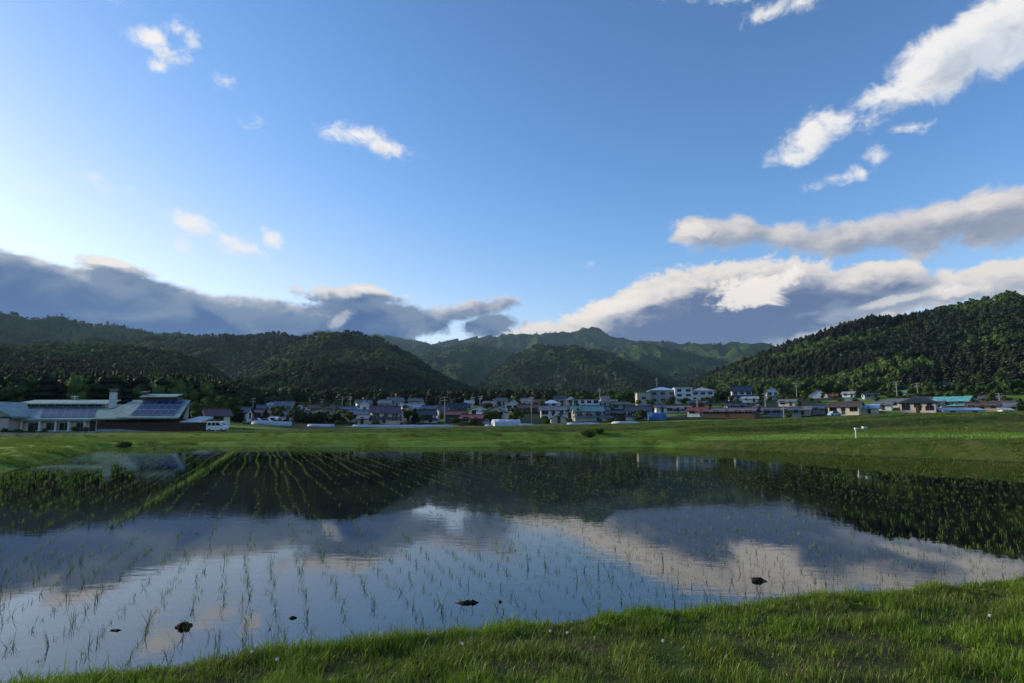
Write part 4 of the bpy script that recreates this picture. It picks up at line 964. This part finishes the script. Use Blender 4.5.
# low broad weeds and clover flowers in the grass
def rosette(k):
    rg = random.Random(k); b = MB()
    for i in range(rg.randint(6, 10)):
        a = rg.uniform(0, 6.28); L = rg.uniform(.05, .10); w = L*.32; c, s = math.cos(a), math.sin(a); z1 = rg.uniform(.02, .06)
        f = lambda u, v, z: (c*u-s*v, s*u+c*v, z)
        b.poly([f(.005, 0, .01), f(L*.55, -w, z1), f(L, 0, z1*.8), f(L*.55, w, z1)])
    return b
wd = []
for k in range(4):
    o = rosette(k).build('weed', M_gr); wd.append(o.data); bpy.data.objects.remove(o)
cnt = 0
while cnt < 14:
    X, Y = random.uniform(-3.5, 6), random.uniform(3.9, 7.2)
    s = float(sdist(np.array([X]), np.array([Y]))[0])
    if s < .25 or Y > np.interp(X, POLY[:6, 0], POLY[:6, 1]) or abs(X/Y) > .9: continue
    o = bpy.data.objects.new('weed', wd[cnt % 4]); COL.objects.link(o); o.location = (X, Y, gz(X, Y)+.015); o.rotation_euler.z = random.uniform(0, 6.28); o.scale = [random.uniform(.5, .9)]*3
    tag(o, 'small broad leaved weed low in the near grass', 'weed', 'broad leaved weeds in the grass'); cnt += 1
fl = MB()
fw = mat('clover_white', (.75,.72,.74), .8, .1); fs = mat('clover_stem', (.06,.12,.02), .8)
def clover(x, y, pink=False):
    dy = 600*CP-(341.5-y)*SP; dz = 600*SP+(341.5-y)*CP; t = (EYE-.34)/(-dz); X, Y = (x-512)*t, dy*t; g = gz(X, Y)
    root = empty('clover_flower', (X, Y, g), 0, None, 'flower', 'clover flowers in the near grass')
    MB().tube((0, 0, 0), (.01, 0, .12), .0015, .0012, 5).build('stem', fs, root)
    b = MB()
    for j in range(26):
        z = 1-2*(j+.5)/26; q = math.sqrt(1-z*z); a = j*2.4; d = Vector((q*math.cos(a), q*math.sin(a), z)); c = Vector((.01, 0, .125)); b.tube(c+d*.003, c+d*.011, .0022, .0012, 4)
    b.build('blossom', mat('clover_pink', (.45,.28,.34), .8) if pink else fw, root); return root
for q in [(255,655),(250,640+22),(275,671),(549,641),(461,656),(566,631+12),(918-256,655),(990,630)]:
    o = clover(*q); o['label'] = 'tiny white clover blossom standing in the near grass'
for q in [(459,655),(470,648)]:
    o = clover(*q, pink=True); o['label'] = 'tiny pink clover blossom in the grass near the middle of the bank'
# ------------------------------------------------------------------ rice
RD = np.array([-.385, .923]); RN = np.array([.923, .385])
def plant_mesh(seed, nl, h, w, droop=1.0):
    rg = np.random.default_rng(seed); V = []; Qs = []; Ts = []; base = 0
    for i in range(nl):
        a = rg.uniform(0, 6.28); L = h*rg.uniform(.65, 1.15); d = np.array([math.cos(a), math.sin(a), 0]); s = np.array([-math.sin(a), math.cos(a), 0])
        th = rg.uniform(.05, .45)*droop; p = np.array([rg.uniform(-.008, .008), rg.uniform(-.008, .008), -.03]); ns = 5; st = (L+.03)/ns; kink = rg.integers(2, 5) if rg.random() < .35*droop else 99; pts = [p]
        for k in range(ns):
            if k == kink: th += rg.uniform(.7, 1.5)
            p = p+st*(d*math.sin(th)+np.array([0, 0, 1])*math.cos(th)); th += rg.uniform(.03, .28)*droop; pts.append(p)
        for k, q in enumerate(pts[:-1]):
            ww = w*(1-.7*(k/ns)**2)*.5; V += [q-s*ww, q+s*ww]
        V.append(pts[-1])
        for k in range(ns-1): Qs.append([base+2*k, base+2*k+1, base+2*k+3, base+2*k+2])
        Ts.append([base+2*ns-2, base+2*ns-1, base+2*ns]); base += 2*ns+1
    return np.array(V), np.array(Qs), np.array(Ts)
PT_ = []
for k in range(14):
    V, Q, T_ = plant_mesh(500+k, R.integers(4, 8), .17+.05*(k % 3), .0052); me = mesh_np('rice_plant', V, Q, T_); me.materials.append(M_rice); PT_.append(me)
def paddy_points():
    pts = []
    for i in range(-60, 190):
        off = i*.30; q = fbm(np.array([i*.37]), np.array([2.]), 2, 8)[0]; st = R.random()
        t = np.arange(-5, 62, .12 if (i % 3 == 0) else .17); n = len(t); X = RN[0]*off+RD[0]*t+R.normal(0, .018, n)-0; Y = RN[1]*off+RD[1]*t+R.normal(0, .05, n)
        X = X+.10*np.sin(t*.5+i*.9)*.6; sd = sdist(X, Y); k = sd < -.12; X, Y, t, sd = X[k], Y[k], t[k], sd[k]
        if len(X) == 0: continue
        u = X/np.maximum(Y, .5)
        dash = fbm(t*.8+i*13.1, np.full(len(t), i*1.7), 3, 12)
        left = u < -.02-.0*Y
        strong = (i % 2 == 0) or st > .9
        p = np.where(Y < 9.5, 1.0, np.where(left, np.where(dash > (.32 if strong else .62), .95 if strong else .4, .03), np.where(dash > .44, .62, .14)))
        p = np.where((Y < 22) & (Y >= 9.5) & left, p*(.5 if strong else .06), p); p = np.where((Y < 14) & (Y >= 9.5) & ~left, .55, p)
        lb = np.abs((X+19)*.895+(Y-22.5)*.445)       # distance from the left edge
        p = np.where(Y < 13, p*(.85 if i % 3 == 0 else 1), p); p = np.where((lb < 6) & (X < -8) & (Y > 13), np.maximum(p, (.95 if i % 2 else .25)*(1-lb/7)), p)
        m = R.random(len(X)) < p; X, Y, sd, lb, u = X[m], Y[m], sd[m], lb[m], u[m]
        h = np.where((lb < 5) & (X < -8), .125, np.where(Y < 13, .105, .075))*R.uniform(.6, 1.25, len(X))
        pts.append(np.stack([X, Y, h], 1))
    # the one thick row the photograph shows running down to the lower left
    A = np.array([-19.6, 43.5]); B = np.array([-7.3, 11.2]); n = 270; t = R.random(n); pt = A+(B-A)*t[:, None]+R.normal(0, .05, (n, 2)); pts.append(np.concatenate([pt, R.uniform(.16, .30, (n, 1))*(1-.2*t[:, None])], 1))
    return np.concatenate(pts)
RP = paddy_points(); print('rice', len(RP))
u_ = RP[:, 0]/RP[:, 1]; fr = (np.abs(u_) < .87) & (RP[:, 1] > 4.7) & (sdist(RP[:, 0], RP[:, 1]) < -.2)
size = np.where(fr, RP[:, 2]/RP[:, 1], 0); order = np.argsort(-size); near_i = order[:300]; rest = np.delete(RP, near_i, 0)
for i in near_i:
    x, y, h = RP[i]; k = random.randrange(14); o = bpy.data.objects.new('rice_seedling', PT_[k]); COL.objects.link(o); o.location = (x, y, -.005); o.rotation_euler.z = random.uniform(0, 6.28)
    s = h/.17*random.uniform(.9, 1.15); o.scale = (s, s, s); tag(o, 'young rice seedling with thin leaves standing in the near water', 'rice seedling', 'rice seedlings in the near water')
def rice_rest():
    V = []; Q = []; T_ = []; base = 0; n = len(rest); D = rest[:, 1]
    for leaf in range(5):
        kk = (D < 24) | (leaf < 3); P = rest[kk]; m = len(P); p = np.stack([P[:, 0]+R.normal(0, .02, m), P[:, 1]+R.normal(0, .02, m), np.full(m, -.02)], 1)
        v, q, t, _ = blades(p, P[:, 2]*R.uniform(.7, 1.15, m), np.clip(.003+P[:, 1]*.00022, 0, .011), R.uniform(.05, .75, m), R.uniform(0, 6.28, m), R, 2)
        V.append(v); Q.append(q+base); T_.append(t+base); base += len(v)
    me = mesh_np('rice_rows', np.concatenate(V), np.concatenate(Q), np.concatenate(T_)); me.materials.append(M_ricef)
    o = link('rice_rows', me); tag(o, 'rows of young rice running across the flooded paddy into the distance', 'rice', kind='stuff')
rice_rest()
# mud clods just breaking the surface, a few drifting straws
mud = mat('wet_mud', (.024,.019,.014), .8, .4, 20, spec=.15, bump=.8, bscale=60)
def on_water(x, y):
    dy = 600*CP-(341.5-y)*SP; dz = 600*SP+(341.5-y)*CP; t = EYE/(-dz); return (x-512)*t, dy*t
for x, y, sx, sy, h, lab in ((184,627,.10,.07,.045,'dark lump of mud breaking the water left of the middle'),(116,630.5,.09,.03,.015,'thin flat sliver of mud at the left'),(292,618,.06,.035,.02,'small dark mud speck between the left and middle lumps'),
                             (469,603,.17,.06,.03,'longest dark mud clod lying by the middle of the near water'),(500,602,.03,.025,.02,'tiny mud speck right of the longest clod'),(759,581,.13,.06,.045,'dark mud clod in the bright cloud reflection')):
    X, Y = on_water(x, y); b = MB(); n = 14; rg = random.Random(x); rings = 4
    for j in range(rings):
        f = 1-j/rings
        for a in range(n): q = rg.uniform(.55, 1.4); t = 6.2832*a/n; b.v.append((sx*f*q*math.cos(t), sy*f*q*math.sin(t), -.02+(h+.02)*(1-f*f)*rg.uniform(.7, 1.2)))
    b.v.append((.1*sx, .05*sy, h*.8))
    for j in range(rings-1):
        for a in range(n): p, r_ = j*n+a, j*n+(a+1) % n; b.f.append((p, r_, r_+n, p+n)); b.m.append(0)
    for a in range(n): b.f.append(((rings-1)*n+a, (rings-1)*n+(a+1) % n, rings*n)); b.m.append(0)
    o = b.build('mud_clod', mud, None, True); o.location = (X, Y, 0); tag(o, lab, 'mud clod')
# ------------------------------------------------------------------ rough grass on the banks and fields beyond
tf = []
for k in range(5):
    rg = np.random.default_rng(700+k); n = 46; p = np.stack([rg.normal(0, .14, n), rg.normal(0, .14, n), np.full(n, -.02)], 1)
    V, Q, T_, _ = blades(p, rg.uniform(.07, .2, n), rg.uniform(.010, .020, n), rg.uniform(.1, .7, n), rg.uniform(0, 6.28, n), rg, 2); tf.append(proto('t%d_tuft_form' % k, V, Q, T_, M_bankg))
n = 85000; r = np.exp(R.uniform(math.log(20), math.log(135), n)); a = np.radians(R.uniform(-48, 48, n)); X, Y = r*np.sin(a), r*np.cos(a); sd = sdist(X, Y)
zz = zone_of(X, Y); cl = fbm(X*.45, Y*.45, 3, 61)
k = (sd > .15) & (Y > 15) & (R.random(n) < np.where((zz > .35) & (zz < .7), .9, .25+.9*(cl > .50))*np.where((X < -14) & (Y < 60), 1.6, 1)) & (r < 128); X, Y, zz, cl, r = X[k], Y[k], zz[k], cl[k], r[k]
scl = R.uniform(.5, 1.15, len(X))*(.6+1.1*(cl-.3))*np.where((zz > .8) & (X > 0), .45, 1)*np.where(r > 55, 1.35, 1)
scatter_instances('field_grass', np.stack([X, Y, ground_z(X, Y)], 1), scl, R.uniform(0, 6.28, len(X)), R.integers(0, 5, len(X)), tf, 'rough grass on the banks and fields beyond the paddy', 'grass')
# planted rice in the terrace paddy at the right
A0 = []
for i in range(70):
    for j in range(170):
        x = 12+j*.42+R.normal(0, .04); y = 26+i*.5+R.normal(0, .05); A0.append((x, y))
A0 = np.array(A0); zz = zone_of(A0[:, 0], A0[:, 1]); A0 = A0[(zz > .8) & (sdist(A0[:, 0], A0[:, 1]) > 2.6)]
v, q, t, _ = blades(np.stack([A0[:, 0], A0[:, 1], ground_z(A0[:, 0], A0[:, 1])-.01], 1), R.uniform(.14, .26, len(A0)), np.full(len(A0), .03), R.uniform(.1, .5, len(A0)), R.uniform(0, 6.28, len(A0)), R, 2)
me = mesh_np('terrace_rice', v, q, t); me.materials.append(M_ricef); tag(link('terrace_rice', me), 'fresh green rice rows on the raised terrace beyond the right bank', 'rice', kind='stuff')
# ------------------------------------------------------------------ sky
SUN_AZ, SUN_EL = math.radians(-70), math.radians(16)       # azimuth from +Y towards +X
world = bpy.data.worlds.new('World'); sc.world = world; world.use_nodes = True
wt = world.node_tree; wt.nodes.clear(); T = NT(wt)
SKY_STR = .11; EXPO = 1.2
def pix2ae(x, y):
    dy = FF*0+600*CP-(341.5-y)*SP; dz = 600*SP+(341.5-y)*CP; dx = x-512
    return math.atan2(dx, dy), math.atan2(dz, math.hypot(dx, dy))
def ell_rows(cx, cy, rx, ry, rot):
    """rows of the affine map (azimuth, elevation, 1) -> unit ellipse"""
    a0, e0 = pix2ae(cx, cy); ax, ex = pix2ae(cx+1, cy); ay, ey = pix2ae(cx, cy-1)
    J = np.array([[ax-a0, ay-a0], [ex-e0, ey-e0]]); Ji = np.linalg.inv(J); c, s = math.cos(rot), -math.sin(rot)
    M = np.array([[c/rx, s/rx], [-s/ry, c/ry]]) @ Ji; o = -M @ np.array([a0, e0])
    return (M[0, 0], M[0, 1], o[0]), (M[1, 0], M[1, 1], o[1])
def cloud_group():
    g = bpy.data.node_groups.new('cloud_field', 'ShaderNodeTree')
    g.interface.new_socket('P', in_out='INPUT', socket_type='NodeSocketVector')
    for s in ('Bank', 'Cumulus', 'Band', 'Wisp', 'Fine'): g.interface.new_socket(s, in_out='OUTPUT', socket_type='NodeSocketFloat')
    t = NT(g); gi = t.n('NodeGroupInput'); go = t.n('NodeGroupOutput'); P = gi.outputs[0]
    sx = t.n('ShaderNodeSeparateXYZ'); t.l(P, sx.inputs[0]); A, E = sx.outputs[0], sx.outputs[1]
    mp = t.n('ShaderNodeMapping'); t.l(P, mp.inputs[0]); mp.inputs['Scale'].default_value = (1, 1.4, 0)
    big = t.noise(mp.outputs[0], 5.5, 7, .58, .25, '2D').outputs['Fac']
    fine = t.noise(mp.outputs[0], 17, 9, .66, .3, '2D').outputs['Fac']
    bill = t.n('ShaderNodeTexVoronoi', voronoi_dimensions='2D', feature='SMOOTH_F1'); bill.inputs['Scale'].default_value = 24; bill.inputs['Smoothness'].default_value = .6
    bill.inputs['Detail'].default_value = 3; bill.inputs['Roughness'].default_value = .55; bill.normalize = True
    wv = t.noise(mp.outputs[0], 20, 3, .5, 0, '2D').outputs['Color']; t.l(t.vm('ADD', mp.outputs[0], t.vm('SCALE', wv, None)), bill.inputs['Vector'])
    for n in g.nodes:
        if n.bl_idname == 'ShaderNodeVectorMath' and n.operation == 'SCALE': n.inputs['Scale'].default_value = .03
    puff = t.m('SUBTRACT', .55, bill.outputs['Distance'])
    nz = t.m('ADD', t.m('MULTIPLY', t.m('SUBTRACT', big, .5), .085), t.m('ADD', t.m('MULTIPLY', t.m('SUBTRACT', fine, .5), .060), t.m('MULTIPLY', puff, .016)))
    def curve(pts):
        x = t.n('ShaderNodeFloatCurve'); t.l(t.m('MULTIPLY_ADD', A, .5, .5, clamp=True), x.inputs['Value'])
        cv = x.mapping.curves[0]; pp = [pix2ae(*q) for q in pts]; pp = [(a*.5+.5, e) for a, e in pp]
        cv.points[0].location = (pp[0][0], pp[0][1]); cv.points[1].location = (pp[-1][0], pp[-1][1])
        for q in pp[1:-1]: cv.points.new(*q)
        for q in cv.points: q.handle_type = 'AUTO'
        x.mapping.use_clip = False; x.mapping.extend = 'HORIZONTAL'; x.mapping.update(); return x.outputs[0]
    def mass(top, bot, s=1.0, end0=None, end1=None):
        v = t.m('MINIMUM', t.m('SUBTRACT', curve(top), E), t.m('SUBTRACT', E, curve(bot)))
        if end0 is not None: v = t.m('MINIMUM', v, t.m('SUBTRACT', A, pix2ae(*end0)[0]))
        if end1 is not None: v = t.m('MINIMUM', v, t.m('SUBTRACT', pix2ae(*end1)[0], A))
        return v
    def ells(L, k=1.0):
        o = None
        for (cx, cy, rx, ry, rot, s) in L:
            r0, r1 = ell_rows(cx, cy, rx, ry, math.radians(rot))
            cb = t.n('ShaderNodeCombineXYZ'); t.l(t.vm('DOT_PRODUCT', P, r0), cb.inputs[0]); t.l(t.vm('DOT_PRODUCT', P, r1), cb.inputs[1])
            v = t.m('MULTIPLY', t.m('SUBTRACT', 1.0, t.vm('LENGTH', cb.outputs[0])), min(rx, ry)/FF*1.0*s)
            o = v if o is None else t.m('MAXIMUM', o, v)
        return o
    bank = mass([(-180,232),(-60,240),(0,250),(50,264),(100,269),(150,279),(210,291),(260,300),(310,306),(350,300),(400,303),(440,308),(480,303),(515,297)],
                [(-180,420),(0,420),(380,420),(415,338),(440,327),(470,318),(500,308),(515,303)], end1=(520,300))
    bank2 = ells([(492,325,32,6,-2,1.3), (118,269,40,7,10,2.0), (355,298,46,9,3,2.0), (335,322,20,13,-30,1.2)])
    bank = t.m('MAXIMUM', bank, t.m('ADD', bank2, t.m('MULTIPLY', nz, .28)))
    cum = mass([(505,333),(530,321),(560,314),(600,299),(640,286),(680,276),(720,268),(755,261),(800,264),(840,270),(890,266),(940,284),(990,282),(1060,276),(1300,270)],
               [(505,336),(530,420),(720,420),(770,350),(800,334),(860,314),(900,302),(950,296),(1060,296),(1300,300)], end0=(508,330))
    cum2 = ells([(880,312,120,11,-16,1.5), (958,288,60,12,-8,1.3), (1010,300,40,10,-14,1.2)])
    cum = t.m('MAXIMUM', cum, cum2)
    band = mass([(670,228),(690,220),(715,216),(745,216),(765,224),(800,226),(850,224),(900,213),(940,203),(975,194),(1024,189),(1300,180)],
                [(670,232),(690,244),(715,246),(760,240),(800,248),(850,251),(900,249),(950,240),(1024,232),(1300,240)], end0=(676,230))
    band2 = ells([(955,52,110,36,-36,1.3), (1010,45,60,38,-20,1.2), (893,92,40,15,-15,1.3), (1020,25,80,38,-30,1.2), (930,88,40,16,-20,1.2)])
    wl = [(815,135,34,22,-25,1.1),(840,126,26,13,-10,1.2),(800,155,22,9,-10,1.2),(848,176,50,9,-14,1.3),(878,160,14,16,20,1.1),(913,127,16,6,-10,1.2),
          (356,135,34,12,8,2.0),(384,146,30,11,20,2.0),(150,38,32,12,22,1.5),(165,52,20,11,40,1.3),(190,46,13,20,-10,1.2),(178,30,14,8,0,1.2),(160,66,12,6,30,1.2),
          (196,226,50,10,18,1.5),(235,243,36,13,20,1.5),(272,240,12,13,60,1.1),(182,250,10,8,-30,1.1),(770,12,32,9,-24,1.5),(800,3,20,8,-10,1.2),
          (593,263,12,4,-4,1.4),(34,188,12,4,5,1.3),(223,80,14,4,5,1.2),(238,120,10,4,0,1.2),(118,2,16,7,0,1.4),(98,176,14,5,30,.9),(690,1,24,4,0,1.2)]
    wisp = t.m('MAXIMUM', ells(wl), t.m('MULTIPLY', band2, 1.0))
    nw = t.m('ADD', t.m('MULTIPLY', t.m('SUBTRACT', fine, .5), .095), t.m('MULTIPLY', t.m('SUBTRACT', big, .5), .035))
    t.l(t.m('ADD', t.m('ADD', bank, .008), t.m('MULTIPLY', nz, .5)), go.inputs[0]); t.l(t.m('ADD', t.m('ADD', cum, .008), t.m('MULTIPLY', nz, .8)), go.inputs[1]); t.l(t.m('ADD', t.m('ADD', band, .011), t.m('MULTIPLY', nz, .8)), go.inputs[2])
    t.l(t.m('ADD', t.m('ADD', wisp, .005), nw), go.inputs[3]); t.l(fine, go.inputs[4]); return g
CG = cloud_group()
tc = T.n('ShaderNodeTexCoord').outputs['Generated']
sp_ = T.n('ShaderNodeSeparateXYZ'); T.l(tc, sp_.inputs[0]); dx, dy, dz = sp_.outputs
az = T.m('ARCTAN2', dx, dy); el = T.m('ARCSINE', dz)
def P_at(da, de):
    cb = T.n('ShaderNodeCombineXYZ'); T.l(T.m('ADD', az, da), cb.inputs[0]); T.l(T.m('ADD', el, de), cb.inputs[1]); cb.inputs[2].default_value = 1; return cb.outputs[0]
def field(da, de):
    g = T.n('ShaderNodeGroup'); g.node_tree = CG; T.l(P_at(da, de), g.inputs[0]); return g.outputs
f0 = field(0, 0); f1 = field(-.022, .020)
sky = T.n('ShaderNodeTexSky', sky_type='NISHITA'); sky.sun_disc = False; sky.sun_elevation = SUN_EL; sky.sun_rotation = SUN_AZ
sky.altitude = 900; sky.air_density = 1.0; sky.dust_density = .6; sky.ozone_density = 1.6
hs = T.n('ShaderNodeHueSaturation'); hs.inputs['Saturation'].default_value = 1.07; T.l(sky.outputs[0], hs.inputs['Color'])
gm = T.n('ShaderNodeGamma'); gm.inputs[1].default_value = 1.2; T.l(T.vm('MULTIPLY', hs.outputs[0], (.262, .26, .272)), gm.inputs[0])
skc = T.vm('MULTIPLY', gm.outputs[0], (3.4, 3.85, 3.85))
lum = T.vm('DOT_PRODUCT', skc, (.27, .6, .13)); wht = T.n('ShaderNodeCombineXYZ'); T.l(T.m('MULTIPLY', lum, .82), wht.inputs[0]); T.l(T.m('MULTIPLY', lum, .97), wht.inputs[1]); T.l(T.m('MULTIPLY', lum, 1.17), wht.inputs[2])
skc = T.mix(T.mr(lum, 1.3, 4.2, 0, .8), skc, wht.outputs[0]); skc = T.vm('MULTIPLY', skc, (.93, .93, .95))
K = 1/SKY_STR/2**EXPO
def kc(c, k=1.0): return tuple(x*K*k for x in c)
mps = T.n('ShaderNodeMapping'); T.l(P_at(0, 0), mps.inputs[0]); mps.inputs['Scale'].default_value = (1, 2.4, 0)
shade_n = T.noise(mps.outputs[0], 9, 6, .6, .4, '2D').outputs['Fac']; shade_f = T.noise(mps.outputs[0], 26, 5, .6, .3, '2D').outputs['Fac']
def layer(base, i, edge, dark, mid, bright, lit0, lit1, depth0, depth1):
    a = T.mr(f0[i], 0, edge)
    lit = T.mr(T.m('ADD', f1[i], T.m('MULTIPLY', T.m('SUBTRACT', shade_f, .5), (lit1-lit0)*.7)), lit0, lit1, 1, 0)           # little cloud towards the sun: lit
    dep = T.mr(T.m('ADD', f0[i], T.m('MULTIPLY', T.m('SUBTRACT', shade_n, .5), depth1*2.4)), depth0, depth1)
    c = T.mix(dep, mid, dark); c = T.mix(lit, c, bright)
    return T.mix(a, base, c)
col = skc
col = layer(col, 3, .038, kc((.46, .51, .60)), kc((.64, .70, .79)), kc((.93, .91, .90)), .0, .07, 0.02, .12)
col = layer(col, 2, .020, kc((.22, .28, .40)), kc((.34, .38, .47)), kc((.70, .67, .67)), -.012, .040, .0, .06)
col = layer(col, 1, .013, kc((.115, .175, .32)), kc((.32, .38, .49)), kc((.86, .80, .74)), -.012, .048, .0, .055)
col = layer(col, 0, .013, kc((.046, .115, .29)), kc((.19, .26, .38)), kc((.78, .76, .76)), -.026, .008, .0, .075)
# bright heads in front of the cumulus
Pm = P_at(0, 0)
for hx, hy, hrx, hry, rot, st in ((752, 288, 50, 21, -20, .9), (650, 296, 60, 12, -14, .45), (585, 314, 50, 10, -12, .4), (700, 232, 26, 9, 5, .5), (985, 202, 55, 11, -12, .3), (900, 300, 60, 6, -14, .5), (968, 290, 40, 7, -10, .6), (850, 325, 80, 6, -16, .35), (338, 322, 15, 8, -30, .35), (395, 292, 40, 5, 4, .5), (112, 263, 36, 5, 8, .7)):
    hr0, hr1 = ell_rows(hx, hy, hrx, hry, math.radians(rot))
    cb = T.n('ShaderNodeCombineXYZ'); T.l(T.vm('DOT_PRODUCT', Pm, hr0), cb.inputs[0]); T.l(T.vm('DOT_PRODUCT', Pm, hr1), cb.inputs[1])
    hv = T.m('ADD', T.m('SUBTRACT', 1.0, T.vm('LENGTH', cb.outputs[0])), T.m('ADD', T.m('MULTIPLY', T.m('SUBTRACT', f0[4], .5), 2.6), T.m('MULTIPLY', T.m('SUBTRACT', shade_n, .5), 1.2)))
    cov = T.mr(T.m('MAXIMUM', T.m('MAXIMUM', f0[0], f0[1]), f0[2]), 0, .012)
    col = T.mix(T.m('MULTIPLY', T.m('MULTIPLY', T.mr(hv, -.05, .55), st), cov), col, kc((1.02, .94, .86)))
bg = T.n('ShaderNodeBackground'); T.l(col, bg.inputs[0]); bg.inputs[1].default_value = SKY_STR
T.l(bg.outputs[0], T.n('ShaderNodeOutputWorld').inputs[0])
try:
    world.cycles.sampling_method = 'MANUAL'; world.cycles.sample_map_resolution = 512
except Exception as e: print(e)
sun = bpy.data.lights.new('sun', 'SUN'); sun.energy = 2.3; sun.angle = math.radians(12); sun.color = (1.0, .85, .62)
so = bpy.data.objects.new('sun', sun); COL.objects.link(so)
sd_ = Vector((math.sin(SUN_AZ)*math.cos(SUN_EL), math.cos(SUN_AZ)*math.cos(SUN_EL), math.sin(SUN_EL)))
so.rotation_euler = sd_.to_track_quat('Z', 'Y').to_euler(); so.location = (-40, 10, 30)
# ------------------------------------------------------------------ air
hm = bpy.data.materials.new('air'); hm.use_nodes = True; hm.node_tree.nodes.clear(); ht = NT(hm.node_tree)
pv = ht.n('ShaderNodeVolumePrincipled'); pv.inputs['Color'].default_value = (.48, .72, 1, 1); pv.inputs['Density'].default_value = 3.3e-5
pv.inputs['Anisotropy'].default_value = .2
ht.l(pv.outputs[0], ht.n('ShaderNodeOutputMaterial').inputs['Volume'])
hz = MB().box((-9300, -9300, -3), (9300, 9300, 1000)).build('haze', hm); tag(hz, 'thin blue air between the camera and the mountains', kind='stuff')
# ------------------------------------------------------------------ camera
cam = bpy.data.cameras.new('camera'); cam.sensor_width = 36; cam.lens = 600/1024*36; cam.clip_start = .05; cam.clip_end = 30000
co = bpy.data.objects.new('camera', cam); COL.objects.link(co); co.location = (0, 0, EYE); co.rotation_euler = (math.pi/2+PITCH, 0, 0)
sc.camera = co
sc.render.resolution_x = 1024; sc.render.resolution_y = 683
vs = sc.view_settings; sc.display_settings.display_device = 'sRGB'; vs.view_transform = 'Standard'; vs.look = 'None'; vs.gamma = 1; vs.exposure = EXPO; vs.use_curve_mapping = False
sc.render.engine = 'CYCLES'; sc.cycles.max_bounces = 6; sc.cycles.volume_bounces = 0; sc.cycles.transparent_max_bounces = 8; sc.cycles.diffuse_bounces = 2; sc.cycles.glossy_bounces = 3
sc.cycles.use_denoising = True; sc.cycles.caustics_reflective = False; sc.cycles.sample_clamp_indirect = 3
